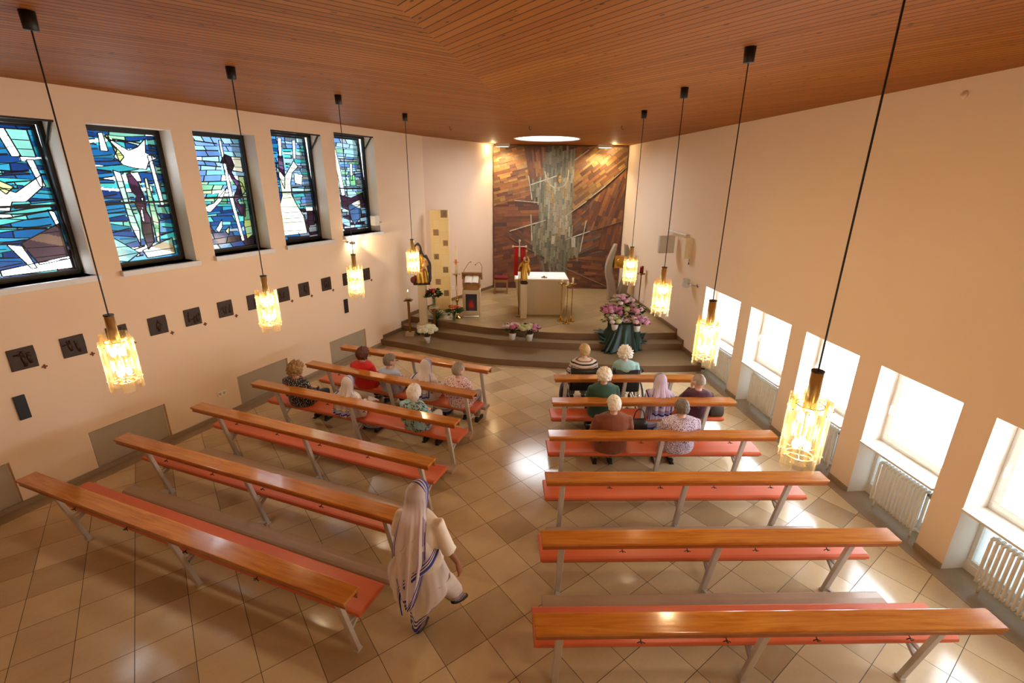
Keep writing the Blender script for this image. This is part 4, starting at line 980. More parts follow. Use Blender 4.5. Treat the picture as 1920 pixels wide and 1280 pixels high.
# sanctuary lamp
r=empty('sanctuary_lamp',(3.70,13.7,ZP),0,'red glass sanctuary lamp on a slender brass stand by the right wall','lamp')
mb=MB();mb.lathe([(.13,0),(.12,.02),(.03,.05),(.016,.09),(.016,.95),(.03,.97),(.11,.99),(.115,1.01),(.04,1.015),(0,1.02)],n=18);mb.build('stand',M_brassd,r,True)
mb=MB();mb.lathe([(.045,1.02),(.055,1.06),(.052,1.22),(.0,1.225)],n=16);mb.build('red_glass',plain('ruby_glass',rgb(120,10,14),.15),r,True)
# stool
r=empty('stool',(-.38,15.45,ZP),0,'wooden stool with a dark red cushion against the mosaic','stool')
for x in(-.2,.2):
    for y in(-.17,.17):mb=MB();mb.box((x,y,.24),(.045,.045,.48));mb.build('leg',M_oak,r,bevel=.004)
mb=MB();mb.box((0,-.17,.42),(.36,.025,.08));mb.box((0,.17,.42),(.36,.025,.08));mb.box((-.2,0,.42),(.025,.3,.08));mb.box((.2,0,.42),(.025,.3,.08));mb.build('apron',M_oak,r)
mb=MB();mb.box((0,0,.51),(.46,.4,.07));mb.build('cushion',plain('dark_red_velvet',rgb(120,18,24),.8),r,bevel=.02,seg=3)
# ambo
r=empty('lectern',(-1.11,12.62,ZP),0,'stone lectern with a framed painting on its front and wooden reading desk','lectern')
mb=MB();mb.box((0,.16,.35),(.48,.30,.70));mb.build('stone_base',M_lime,r,bevel=.008)
mb=MB();mb.box((0,.0,.37),(.37,.02,.54));mb.build('painting_frame',M_lime,r,bevel=.004)
t=NT('icon_painting');g=t.n('TexCoord');s_=t.n('SeparateXYZ',{0:(g,3)});nz=t.noise(16,detail=3)
dx=t.math('MULTIPLY',(s_,0),7.);dz=t.math('MULTIPLY_ADD',(s_,2),5.,-1.55)
d=t.math('SQRT',t.math('ADD',t.math('MULTIPLY',dx,dx),t.math('MULTIPLY',dz,dz)));d=t.math('MULTIPLY_ADD',(nz,0),.7,t.math('SUBTRACT',d,.35))
rp=t.ramp(d,[(0,rgb(190,60,40)),(.4,rgb(176,30,28)),(.6,rgb(90,40,36)),(.75,rgb(56,56,76)),(1,rgb(40,44,62))]);M_icon=t.surf(t.bsdf((rp,0),.4))
mb=MB();mb.box((0,-.012,.37),(.30,.01,.46));mb.build('painting',M_icon,r)
mb=MB()
mb.box((0,-.10,.012),(.42,.12,.012));mb.build('white_cloth_foot',M_cloth,r,bevel=.003)
Md=Matrix.Translation((0,.22,.94))@Matrix.Rotation(math.radians(30),4,'X')
mb=MB();mb.box((0,0,0),(.48,.36,.03),M=Md);mb.box((0,.17,.0),(.56,.03,.24),M=Md);mb.box((0,.22,.76),(.42,.22,.14));mb.box((-.22,.2,.85),(.03,.25,.2));mb.box((.22,.2,.85),(.03,.25,.2));mb.build('reading_desk',M_oak,r,bevel=.006)
for x,pts in((-.24,[(-.24,.36,1.1),(-.2,.36,1.2),(-.08,.32,1.38),(-.02,.28,1.42)]),(.24,[(.26,.36,1.1),(.27,.36,1.28),(.2,.34,1.40),(.10,.30,1.34)])):
    mb=MB();mb.tube(catmull(pts,5),.005,6);mb.ell(pts[-1],(.014,.014,.014),8,6);mb.build('microphone',M_black,r,True)
mb=MB()
for s in(-1,1):
    P=[(0,.0),(s*.05,.018),(s*.12,.016),(s*.185,.002)];P2=[(a,b-.014) for a,b in P]
    mb.loft([[Md@V(a,-.02+y,b+.032) for a,b in P+P2[::-1]] for y in(-.13,.15)])
o=mb.build('open_book',plain('book_pages',rgb(244,238,222),.7),None,loc=(-1.11,12.62,ZP),fix=True);tag(o,'open book with white pages on the lectern','book')
# tall stone panel
r=empty('stone_slab',(-1.99,13.28,ZP),0,'tall pale yellow stone slab with small square reliefs','stone slab')
t=NT('yellow_sandstone');b=t.n('TexBrick',{'Vector':t.mapping(t.coord(),rot=(PI/2,0,0)),'Color1':rgb(238,214,160),'Color2':rgb(242,222,172),'Mortar':rgb(224,194,138),'Scale':1.,'Mortar Size':.003,'Brick Width':.34,'Row Height':.31});nz=t.noise(5,detail=4)
M_sand=t.surf(t.bsdf(t.mix(t.math('MULTIPLY',(nz,0),.3),(b,0),rgb(228,200,146)),.7))
mb=MB();mb.box((0,.0,1.37),(.50,.10,2.74));mb.build('slab',M_sand,r,bevel=.006)
M_rel=mat_stone('relief_bronze_stone',rgb(112,92,72),rgb(186,160,122),rgb(92,72,56),.6,12)
for k,(x,z,d,w) in enumerate([(.13,2.64,0,.17),(-.10,2.15,1,.14),(.15,1.87,1,.13),(-.11,1.50,0,.13),(.13,1.14,0,.14),(-.09,.80,1,.14),(.13,.48,0,.14)]):
    mb=MB();mb.box((x,-.055,z),(w,.012,w*1.15));rn=random.Random(k)
    for j in range(4):
        xx=x+rn.uniform(-.04,.04);zz=z+rn.uniform(-.03,.02);mb.tube([(xx,-.062,zz-.03),(xx,-.064,zz+.02)],.010,6);mb.ell((xx,-.064,zz+.03),(.009,.008,.011),6,5)
    mb.build('relief_tile',M_rel if not d else plain('relief_pink',rgb(176,138,110),.7,0,.3,60),r)
# madonna on column
mb=MB();mb.box((0,0,.05),(.34,.3,.10));mb.box((0,0,.62),(.19,.19,1.05));tag(mb.build('stone_column',M_lime,None,loc=(-2.30,11.98,.30),bevel=.008),'square stone column under the carved madonna','column')
r=empty('madonna_statue',(-2.30,11.98,1.445),math.radians(10),'carved gilded madonna with child and dark hood on the stone column','statue')
mb=MB();mb.box((0,0,.02),(.42,.26,.04));mb.build('base',M_bronze,r,bevel=.008)
mb=MB();mb.tube([(0,0,.03),(.0,0,.25),(-.02,0,.5),(-.05,0,.68),(-.06,0,.80)],[.20,.19,.16,.13,.06],14,flat=.6);mb.tube([(.06,-.02,.66),(.14,-.06,.5),(.06,-.13,.45)],[.06,.05,.035],8);mb.tube([(-.15,-.02,.66),(-.2,-.06,.5),(-.08,-.13,.42)],[.055,.05,.03],8);mb.tube([(-.1,-.08,.05),(-.06,-.1,.4)],[.06,.05],8);mb.tube([(.1,-.08,.05),(.08,-.1,.4)],[.06,.05],8)
vox(mb,'robe',M_gold,r,.014,fold=lambda c:.012*math.sin(c.x*60+c.z*8))
mb=MB();mb.tube([(.16,.02,.04),(.19,.03,.3),(.17,.03,.5),(.08,.03,.72)],[.07,.07,.08,.07],10);mb.tube([(-.02,.05,.95),(-.05,.06,.8),(.02,.06,.6),(.06,.06,.3)],[.06,.1,.13,.14],12);mb.ell((-.06,.03,.92),(.09,.085,.11),12,8)
vox(mb,'mantle',plain('dark_mantle',rgb(66,54,44),.5,.3,.3,30,.4),r,.014,fold=lambda c:.008*math.sin(c.x*50+c.z*16))
mb=MB();mb.ell((-.06,-.03,.90),(.055,.06,.075),12,10);mb.ell((-.06,-.09,.89),(.01,.014,.015),6,5);mb.tube([(-.06,0,.78),(-.06,-.01,.86)],.03,8);mb.build('face',plain('painted_skin',rgb(206,160,120),.5),r,True)
mb=MB();mb.ell((.10,-.14,.62),(.04,.045,.05),10,8);mb.tube([(.09,-.12,.42),(.10,-.13,.57)],[.055,.045],9);mb.tube([(.06,-.15,.45),(.0,-.2,.38)],[.025,.02],7);mb.tube([(.12,-.15,.45),(.14,-.2,.36)],[.025,.02],7);mb.build('child_figure',plain('painted_skin',rgb(206,160,120),.5),r,True)
mb=MB();mb.ell((-.2,-.05,.12),(.08,.07,.09),10,8);mb.ell((-.14,-.08,.2),(.05,.05,.06),8,6);mb.build('red_base_carving',plain('dull_red',rgb(120,44,36),.6,0,.3,30),r,True)
# candle on brass stand w/ marble foot
r=empty('tall_candlestick',(-2.62,11.75,.15),0,'lit cream candle on a square brass stand with marble foot by the left wall','candlestick')
mb=MB();mb.box((0,0,.045),(.22,.2,.09));mb.build('marble_foot',plain('pink_marble',rgb(196,168,146),.3),r,bevel=.004)
mb=MB();mb.box((0,0,.50),(.055,.055,.83));mb.box((0,0,.925),(.2,.2,.02));mb.lathe([(.05,.935),(.085,.96),(.08,.965),(0,.965)],n=16);mb.build('stand',M_brassd,r,bevel=.003)
mb=MB();mb.lathe([(.04,.965),(.04,1.15),(0,1.155)],n=14);mb.build('candle',M_wax,r,True)
M_flame=emit('flame',(1,.7,.3,1),60)
mb=MB();mb.ell((0,0,1.175),(.008,.008,.02),8,6);mb.build('flame',M_flame,r,True)
# vase stand with tulips
r=empty('plant_stand',(-2.02,12.0,.30),0,'small brass stand with stone top carrying the rose vase','plant stand')
mb=MB();mb.box((0,0,.27),(.05,.05,.52));mb.box((0,0,.008),(.16,.16,.016));mb.build('post',M_brassd,r,bevel=.003);mb=MB();mb.box((0,0,.54),(.24,.2,.02));mb.build('top',M_lime,r,bevel=.003)
t=NT('vase_glass');M_vase=t.surf(t.n('MixShader',{0:.25,1:t.n('BsdfTransparent',{'Color':(.8,.92,.82,1)}),2:t.n('BsdfGlossy',{'Roughness':.05})}))
def bouquet(name,loc,lb,cols,seed,fr,n,hv=.22,rad=.16,petal=0,lsz=.15):
    rn=random.Random(seed);r=empty(name,loc,0,lb,'flowers')
    mb=MB();mb.lathe([(.04,0),(.045,.05),(.05,hv),(.055,hv+.01),(.048,hv),(.042,.06),(0,.02)],n=16);mb.build('vase',M_vase,r,True)
    mb=MB()
    for k in range(n):
        a=k*2.4;mb.tube([(0,0,.03),(.02*math.cos(a),.02*math.sin(a),hv),(rad*.7*math.cos(a),rad*.7*math.sin(a),hv+.12)],.005,5)
    leaves(mb,(0,0,hv+.08),70,rad,lsz,rn,.7,.3);mb.build('stems_and_leaves',M_leaf2 if petal else M_leaf,r)
    for k in range(n):
        a=k*2.4+seed;q=rad*math.sqrt((k+.3)/n);c=(q*math.cos(a),q*math.sin(a),hv+.24-q*.5+rn.uniform(-.02,.02));col=cols[k%len(cols)]
        mb=MB()
        if petal:
            for j in range(6):
                b=j*PI/3+k;mb.tube([c,(c[0]+fr*math.cos(b),c[1]+fr*math.sin(b),c[2]+fr*.5),(c[0]+fr*1.5*math.cos(b),c[1]+fr*1.5*math.sin(b),c[2]+fr*.3)],[.006,.018,.003],6,flat=.3)
        else:
            mb.ell(c,(fr,fr,fr*.95),10,8)
            for j in range(5):
                b=j*PI*.4;mb.ell((c[0]+fr*.55*math.cos(b),c[1]+fr*.55*math.sin(b),c[2]+fr*.1),(fr*.55,fr*.55,fr*.8),8,6)
        mb.build('blossom',plain('blossom_%d_%d_%d'%col,rgb(*col),.6,0,.1,40),r,True)
    return r
bouquet('rose_bouquet',(-2.02,12.0,.85),'glass vase of red and cream roses on the small brass stand',[(196,40,56),(210,60,76),(226,220,170),(190,30,40),(170,190,110)],3,.034,11)
bouquet('lily_bouquet',(-1.52,12.12,.45),'glass vase of orange lilies at the edge of the top step',[(232,96,40),(214,70,34),(240,130,60)],4,.05,10,.16,.15,1)
rn=random.Random(5);r=empty('potted_plant',(-2.0,12.22,.30),0,'dark green leafy plant in a dark pot behind the white hydrangea','potted plant')
mb=MB();mb.lathe([(.08,0),(.10,.14),(0,.14)],n=16);mb.build('pot',M_black,r,True)
mb=MB()
for k in range(60):
    a=rn.uniform(0,2*PI);l=rn.uniform(.18,.34);e=rn.uniform(.5,1.4);d=V(math.cos(a)*math.cos(e),math.sin(a)*math.cos(e),math.sin(e));p=V(0,0,.14)
    mb.tube([p,p+d*l*.5,p+d*l+V(math.cos(a)*.06,math.sin(a)*.06,-.05)],[.006,.022,.003],6,flat=.25)
mb.build('leaves',M_leaf2,r,True)
for k in range(3):bloom('flower_head',(.06*math.cos(k*2.1)-.05,.06*math.sin(k*2.1),.38),.035,(150,60,80),r,rn,30)
mb=MB();mb.box((0,0,.02),(.26,.2,.04));rg=[[(x*(1-.2*k)-.0,y*(1-.2*k),.04+.05*k+.008*math.sin(i*1.9+k)) for i,(x,y) in enumerate([(.14*math.cos(a*PI/10),.11*math.sin(a*PI/10)) for a in range(20)])] for k in range(4)]
mb.loft(rg);o=mb.build('folded_cloth',M_cloth,None,True,loc=(-1.72,12.26,.45));tag(o,'folded white cloth on the top step beside the orange lilies','cloth')
# paschal candle
r=empty('paschal_candle',(-1.47,12.40,.45),0,'tall white and orange paschal candle on a brass stand left of the lectern','candle stand')
mb=MB();mb.lathe([(.14,0),(.13,.02),(.05,.05),(.02,.10),(.018,.42),(.04,.45),(.05,.49),(.04,.53),(.018,.56),(.018,1.1),(.03,1.15),(.1,1.17),(.105,1.18),(0,1.18)],n=18);mb.build('stand',M_brass,r,True)
mb=MB();mb.lathe([(.036,1.18),(.036,1.9),(0,1.91)],n=16);mb.build('candle',M_wax,r,True)
mb=MB();mb.ell((0,-.012,1.50),(.032,.028,.15),10,8);mb.build('orange_decoration',plain('orange_wax',rgb(226,110,40),.5),r,True)
mb=MB();mb.box((0,-.04,1.5),(.16,.006,.008));mb.build('cross_bar',M_brassd,r)
# ------------------------------------------------------------------ people
M_skin=plain('skin_light',rgb(222,176,150),.55,0,.05,20,**{'Subsurface Weight':.05});M_skind=plain('skin_brown',rgb(150,98,70),.5,0,.05,20)
M_eye=plain('eye_white',rgb(230,226,220),.2);M_iris=plain('iris',rgb(50,36,28),.2);M_lip=plain('lip',rgb(176,96,86),.5)
M_shoe=plain('black_leather',rgb(26,24,24),.35);M_shoe2=plain('grey_shoe',rgb(96,92,96),.5)
def fabric(name,c,kind=None,cols=(),sc=30):
    if name in MC:return MC[name]
    t=NT(name);g=t.coord();wv=t.noise(400,g,1);fo=t.noise(6,g,3);col=t.mix(t.math('MULTIPLY',(fo,0),.22),c,tuple(x*.7 for x in c[:3])+(1,))
    if kind=='dots':
        v=t.n('TexVoronoi',{'Vector':g,'Scale':sc});col=t.mix(t.math('LESS_THAN',(v,0),.27),col,cols[0])
    if kind=='stripes':
        s=t.n('SeparateXYZ',{0:g});z=t.math('FRACT',t.math('MULTIPLY',t.math('MULTIPLY_ADD',(s,1),-.25,(s,2)),sc))
        rp=t.ramp(z,[(0,cols[0]),(.22,cols[1]),(.46,cols[2]),(.60,cols[1]),(.86,cols[3])]);rp.color_ramp.interpolation='CONSTANT';col=(rp,0)
    if kind=='floral':
        v=t.n('TexVoronoi',{'Vector':t.n('VectorMath',{0:g,1:t.n('VectorMath',{0:(t.noise(20,g,2),1),1:(.05,.05,.05)},operation='MULTIPLY')},operation='ADD'),'Scale':sc})
        rp=t.ramp(t.n('SeparateColor',{0:(v,1)}),[(0,c)]+[((k+1)/(len(cols)+1),q) for k,q in enumerate(cols)]);rp.color_ramp.interpolation='CONSTANT'
        col=t.mix(t.math('GREATER_THAN',(v,0),.5),(rp,0),c)
    if kind=='speckle':
        n=t.noise(sc,g,2,.5);col=t.mix(t.math('GREATER_THAN',(n,0),.53),col,cols[0])
    if kind=='splash':
        n=t.noise(13,g,2,.5);v=t.noise(50,g,2);s=t.n('SeparateXYZ',{0:g});m=t.math('MULTIPLY',t.math('GREATER_THAN',(n,0),.5),t.math('GREATER_THAN',(v,0),.50));col=t.mix(m,col,cols[0]);m2=t.math('GREATER_THAN',(t.noise(32,g,1),0),.66);col=t.mix(m2,col,cols[1])
    MC[name]=t.surf(t.bsdf(col,.85,bump=wv,bs=.1,bd=.001,**{'Sheen Weight':.15}));return MC[name]
def sari_mat(name,c,stripe,alpha):
    t=NT(name);a=t.n('Attribute',attribute_name='band');b=t.math('MULTIPLY',(a,2),1.0)
    def band(lo,hi):return t.math('MULTIPLY',t.math('GREATER_THAN',b,lo),t.math('LESS_THAN',b,hi))
    m=t.math('MAXIMUM',band(.004,.034),t.math('MAXIMUM',band(.046,.056),band(.068,.078)))
    col=t.mix(m,c,stripe);bs=t.bsdf(col,.8,**{'Sheen Weight':.2})
    tl=t.n('BsdfTranslucent',{'Color':col});s1=t.n('MixShader',{0:.3,1:bs,2:tl});tp=t.n('BsdfTransparent',{'Color':(1,1,1,1)})
    f=t.math('MULTIPLY',t.math('SUBTRACT',1.,m),alpha)
    return t.surf(t.n('MixShader',{0:f,1:s1,2:tp}))
SW=rgb(246,238,234);SB=rgb(50,66,170)
M_sari=sari_mat('white_sari',SW,SB,0.0);M_veil=sari_mat('sheer_veil',SW,SB,.14);M_veilw=sari_mat('sheer_veil_thin',rgb(252,242,248),rgb(58,66,170),.12)
SV=rgb(230,212,234)
M_sariv=sari_mat('lilac_sari',SV,rgb(60,50,130),0.0);M_veilv=sari_mat('lilac_veil',SV,rgb(60,50,130),.10)
def band_attr(o,fn):
    a=o.data.attributes.new('band','FLOAT','POINT');a.data.foreach_set('value',[fn(v.co) for v in o.data.vertices])
def wrap_hand(mb,w,d,curl,side,n=(0,0,-1),sc=1.0):
    # w wrist, d pointing direction, n palm normal
    w=V(*w);d=V(*d).normalized();n=V(*n);n=(n-d*n.dot(d)).normalized();s=d.cross(n)*side
    pts=[w,w+d*.045*sc,w+d*.085*sc]
    mb.tube(pts,[.026*sc,.037*sc,.036*sc],10,flat=.5,ref=tuple(n))
    for k,(o_,L) in enumerate([(-.030,.062),(-.010,.076),(.010,.072),(.029,.056)]):
        b=w+d*.085*sc+s*(o_*sc)*-1;a1=curl*.5;a2=curl
        p1=b+(d*math.cos(a1)+n*math.sin(a1))*L*.5*sc;p2=p1+(d*math.cos(a2+.2)+n*math.sin(a2+.2))*L*.5*sc
        mb.tube([b-d*.02,b,p1,p2],[.0085*sc,.009*sc,.0085*sc,.0065*sc],7)
    b=w+d*.03*sc+s*.028*sc;mb.tube([w+d*.015*sc,b,b+(d*.7+s*.6)*.035*sc+n*.008,b+(d*.95+s*.55+n*.3)*.06*sc],[.012*sc,.013*sc,.011*sc,.008*sc],7)
def head_part(mb,H_,Mh,sc=1.0):
    def fn(d):
        x,y,z=d;k=1.0
        if z<-.2 and y>0:k-=.05*(-z-.2)
        if y>.5:k*=1-.06*abs(z-.1)
        return k
    def T(p):return Mh@V(*p)*sc+H_
    mb.ell(H_,(.076*sc,.095*sc,.112*sc),20,14,M=Mh.to_4x4(),fn=fn)
    mb.tube([T((0,.050,-.055)),T((0,.066,-.085)),T((0,.060,-.100))],[.045*sc,.036*sc,.022*sc],10)
    mb.tube([T((0,.086,.022)),T((0,.098,.0)),T((0,.110,-.024)),T((0,.092,-.034))],[.010*sc,.012*sc,.017*sc,.010*sc],8)
    for s in(-1,1):
        mb.ell(T((s*.078,-.004,-.005)),(.011*sc,.020*sc,.032*sc),8,6,M=Mh.to_4x4())
        mb.tube([T((s*.012,.087,.030)),T((s*.038,.080,.034)),T((s*.056,.062,.026))],[.008*sc]*3,6)
def face_parts(r,H_,Mh,sc,gl):
    def T(p):return Mh@V(*p)*sc+H_
    for s in(-1,1):
        mb=MB();mb.ell(T((s*.031,.077,.012)),(.0112*sc,)*3,8,6);o=mb.build('eye',M_eye,r,True)
        mb=MB();mb.ell(T((s*.031,.088,.012)),(.006*sc,.004*sc,.006*sc),8,6);mb.build('iris',M_iris,o,True)
    mb=MB();mb.tube([T((-.024,.086,-.058)),T((-.010,.096,-.056)),T((.010,.096,-.056)),T((.024,.086,-.058))],[.003,.007,.007,.003],6,flat=.6);mb.build('mouth',M_lip,r,True)
    if gl:
        mb=MB()
        for s in(-1,1):
            mb.tube([T((s*.034+.025*math.cos(a*PI/8),.106,.010+.020*math.sin(a*PI/8))) for a in range(17)],.0018,5,cap=False);mb.tube([T((s*.058,.104,.014)),T((s*.08,.06,.012)),T((s*.084,-.005,.006))],.0018,5)
        mb.tube([T((-.01,.108,.012)),T((.01,.108,.012))],.0018,5);mb.build('glasses',M_black,r)
def hair(r,H_,Mh,style,mat,sc=1.0,seed=0):
    mb=MB();so=V(seed*3.1,seed,0)
    P={'short':(.090,.104,.118,.35,.004,28),'curly':(.112,.122,.128,.05,.016,26),'perm':(.108,.114,.124,.30,.009,34),'bob':(.098,.108,.124,-.25,.004,20),'thin':(.083,.102,.117,.45,.002,30)}[style]
    rx,ry,rz_,low,amp,fr=P;rx*=1.07;ry*=1.07;rz_*=1.04;amp*=1.5;n,m=60,40;vs=[];fs=[]
    low={'curly':-.62,'bob':-.86,'perm':-.72,'short':-.66,'thin':-.5}[style]
    for j in range(m+1):
        ph=PI*j/m
        for i in range(n):
            a=2*PI*i/n;d=V(math.sin(ph)*math.cos(a),math.sin(ph)*math.sin(a),math.cos(ph))
            face=d.y>.25 and d.z<.52-.25*abs(d.x)and abs(d.x)<.86
            ear=style in('short','thin','perm') and abs(d.x)>.8 and d.z<.1 and d.y>-.25
            under=d.z<low
            k=1.0
            if face or under or ear:k=.80
            q=V(d.x*rx,d.y*ry-.006,d.z*rz_)*k
            if k==1:q+=d*(amp*1.6*(noise.noise(d*5+so)+.6*noise.noise(d*12+so)+.4*noise.noise(d*22+so)))+d*.0015*math.sin(a*23+noise.noise(d*3+so)*6)
            vs.append(Mh@(q*sc)+H_)
    for j in range(m):
        for i in range(n):
            a=j*n+i;b=j*n+(i+1)%n;fs.append((a,a+n,b+n,b))
    mb.add(vs,fs);return mb.build('hair',mat,r,True)
def hairmat(name,c1,c2):
    if name in MC:return MC[name]
    t=NT(name);g=t.coord();n=t.noise(90,t.mapping(g,scale=(1,1,.25)),4,.7,.5);n2=t.noise(14,g,2);c=t.mix((n,0),c1,c2);c=t.mix(t.math('MULTIPLY',(n2,0),.5),c,c2)
    MC[name]=t.surf(t.bsdf(c,.55,bump=n,bs=.5,bd=.004));return MC[name]
HW=hairmat('hair_white',rgb(250,246,236),rgb(222,214,200));HG_=hairmat('hair_grey',rgb(196,186,172),rgb(120,108,96));HBl=hairmat('hair_blonde_grey',rgb(230,204,150),rgb(176,146,98))
HBr=hairmat('hair_auburn',rgb(120,62,40),rgb(60,30,22));HCu=hairmat('hair_curly_blond',rgb(196,156,104),rgb(120,84,52));HGd=hairmat('hair_dark_grey',rgb(150,138,124),rgb(84,74,64));HK=hairmat('hair_black',rgb(30,24,24),rgb(14,12,12))
def torso(mb,P,C,N,g,ext=0,waist=.15,low=None):
    up=[(P-V(0,0,.09),.165,.125),(P-V(0,0,.02),.188,.142),(P.lerp(C,.35),waist+.01,.118),(P.lerp(C,.7),.158,.118),(C,.168,.118),(C.lerp(N,.55),.172,.098),(C.lerp(N,.85),.135,.078),(N,.062,.058)]
    rings=[]
    for c,a,b in up:
        a=a*g+ext;b=b*g+ext;rings.append([(c.x+a*math.cos(2*PI*k/18),c.y+b*math.sin(2*PI*k/18),c.z) for k in range(18)])
    mb.loft(rings)
def seated(loc,rz,hd,label,top,bot,hs,hm,g=1.0,yaw=0,pitch=.15,glasses=False,skirt=False,skin=None,nun=None,shoes=None,seat=.47,hands='lap',sc=1.0,scarf=None,lean=0,seed=1,chair=False):
    skin=skin or M_skin;r=empty('person',loc,rz,label,'person')
    Hc=V(hd[0],hd[1],hd[2]);P=V(0,-.02,seat+.10);N=Hc-V(0,.025,.150)-V(0,.0,0);C=P.lerp(N,.72)+V(0,-.035,0)
    Mh=Matrix.Rotation(-yaw,3,'Z')@Matrix.Rotation(-pitch,3,'X')
    fs=lambda s:(V(s*.165*g,C.y,N.z-.055))
    legs=[]
    for s in(-1,1):
        hip=V(s*.095,0,seat+.06);kn=V(s*.115,.40,seat+.045);an=V(s*.11,.36 if not chair else .44,.09);to=V(s*.13,.50 if not chair else .58,.035)
        if hands=='ccc':pass
        legs.append((hip,kn,an,to))
    arms=[]
    for s in(-1,1):
        S=fs(s);E=V(S.x+s*.06*g,S.y+.05,S.z-.27);W=V(s*.07,S.y+.30,max(seat+.19,E.z-.02));d=V(-s*.5,.8,-.15)
        if hands=='face' and s<0:E=V(S.x-.03,S.y+.16,S.z-.18);W=V(-.05,Hc.y+.10,Hc.z-.13);d=V(.0,-.1,1)
        if hands=='arm':W=V(s*.20*g,S.y+.30,E.z+.0);d=V(0,1,-.1)
        arms.append((S,E,W,d,s))
    body=MB();torso(body,P,C,N,g*.93,0,.135)
    body.tube([N-V(0,0,.04),N+V(0,.005,.05),Hc+V(0,-.01,-.05)],[.058,.050,.05],12);head_part(body,Hc,Mh,sc)
    for hip,kn,an,to in legs:body.tube([hip,hip.lerp(kn,.5),kn,kn.lerp(an,.45),an],[.082*g,.070*g,.054,.050,.034],12);body.tube([an,an+V(0,.03,-.04),to],[.036,.034,.022],8)
    for S,E,W,d,s in arms:
        body.tube([S,S.lerp(E,.5),E,E.lerp(W,.5),W],[.044,.041,.036,.032,.023],10);wrap_hand(body,W,d,.5,s,(0,0,-1) if hands!='face' or s>0 else (0,1,0))
    vox(body,'body',skin,r,.0105,smoothit=1);face_parts(r,Hc,Mh,sc,glasses)
    rn=random.Random(seed);so=V(rn.random()*9,rn.random()*9,0)
    wr=lambda c:.007*noise.noise(V(c.x*9,c.y*9,c.z*5)+so)+.003*noise.noise(V(c.x*22,c.y*22,c.z*14)+so)
    # upper garment
    mb=MB();torso(mb,P-V(0,0,.02),C+V(0,0,.01),N+V(0,-.004,.022),g,.024,.155)
    for S,E,W,d,s in arms:
        sl=W if not (nun and nun!='v') else W
        e=W-(W-E).normalized()*.03
        mb.tube([S.lerp(C,.25)+V(0,0,.01),S,S.lerp(E,.5),E,E.lerp(W,.5),e],[.058*g,.064*g,.060*g,.054*g,.046,.038],12)
    if not nun:vox(mb,'top',top,r,.013,fold=wr)
    else:
        o=vox(mb,'blouse',M_sari if nun!='v' else M_sariv,r,.013,fold=wr);band_attr(o,lambda c:1.0)
    # lower garment
    mb=MB();mb.tube([P+V(0,-.03,-.06),P+V(0,.06,-.05)],[.15*g,.15*g],16,flat=.75)
    if skirt or nun:
        L,R_=legs
        rings=[]
        for q,w,h_ in((0,.17,.10),(.5,.165,.085),(1,.16,.08)):
            c=(legs[0][0].lerp(legs[0][1],q)+legs[1][0].lerp(legs[1][1],q))/2;rings.append([(c.x+w*g*math.cos(2*PI*k/20),c.y,c.z+h_*g*math.sin(2*PI*k/20)) for k in range(20)])
        mb.loft(rings);kz=.05 if nun else .22
        kc=(legs[0][1]+legs[1][1])/2;ac=(legs[0][2]+legs[1][2])/2
        mb.loft([[(kc.x+.165*g*math.cos(2*PI*k/20),kc.y-.02+.085*math.sin(2*PI*k/20),kc.z+.03) for k in range(20)],[(kc.x+.175*g*math.cos(2*PI*k/20),(kc.y+ac.y)/2+.10*math.sin(2*PI*k/20),(kc.z)*.55) for k in range(20)],[(ac.x+.19*g*math.cos(2*PI*k/20),ac.y+.02+.12*math.sin(2*PI*k/20),kz) for k in range(20)]])
    else:
        for hip,kn,an,to in legs:mb.tube([hip,hip.lerp(kn,.5),kn+V(0,.005,.01),kn.lerp(an,.5),an+V(0,0,.015)],[.098*g,.086*g,.070,.066,.058],12)
    o=vox(mb,'sari_skirt' if nun else 'skirt' if skirt else 'trousers',(M_sari if nun!='v' else M_sariv) if nun else bot,r,.014,fold=wr)
    if nun:band_attr(o,lambda c:(c.z-.045) if c.z<.3 else 1.0)
    for (hip,kn,an,to),s in zip(legs,(-1,1)):
        mb=MB();mb.tube([an+V(0,-.045,-.035),an+V(0,.0,-.04),an.lerp(to,.6)+V(0,0,-.012),to+V(0,.03,0)],[.036,.042,.043,.028],10,flat=.85);mb.box((an.x+s*.006,an.y+.05,.008),(.07,.24,.016));vox(mb,'shoe',shoes or M_shoe,r,.01)
    if not nun:hair(r,Hc,Mh,hs,hm,sc,seed)
    else:
        hair(r,Hc,Mh,'thin',HK,sc,seed);veil(r,Hc,Mh,C,N,M_veil if nun!='v' else M_veilv,seed,-.02,seat+ .12,g)
        # sari end over the left shoulder and back
        mb=MB();rows=[]
        for k in range(16):
            t_=k/15;c=[V(-.12*g,C.y+.09,C.z+.10),V(-.17*g,C.y+.02,N.z-.01),V(-.17*g,C.y-.125*g,C.z+.02),V(-.12*g,P.y-.155*g,P.z+.08),V(-.10*g,P.y-.16*g,P.z-.10)]
            c=catmull(c,15)[int(t_*60)];w=.10+.05*t_
            rows.append([(c.x-w/2+w*j/10+.0,c.y-.016-.010*math.sin(j*1.9+t_*4),c.z) for j in range(11)])
        mb.loft(rows,closed=False,cap=False);o=mb.build('sari_end',M_sari if nun!='v' else M_sariv,r,True,solid=.004);band_attr(o,lambda c:c.x+.22*g if True else 1)
    if scarf:
        mb=MB();mb.tube([(N.x+.095*math.cos(a*PI/10),N.y+.085*math.sin(a*PI/10)+.01,N.z-.01+.012*math.sin(a*1.3)) for a in range(21)],.026,8,cap=False);mb.tube([(.03,N.y+.10,N.z-.02),(.05,N.y+.15,N.z-.15),(.04,N.y+.13,N.z-.28)],[.025,.035,.03],8);mb.build('scarf',scarf,r,True)
    return r
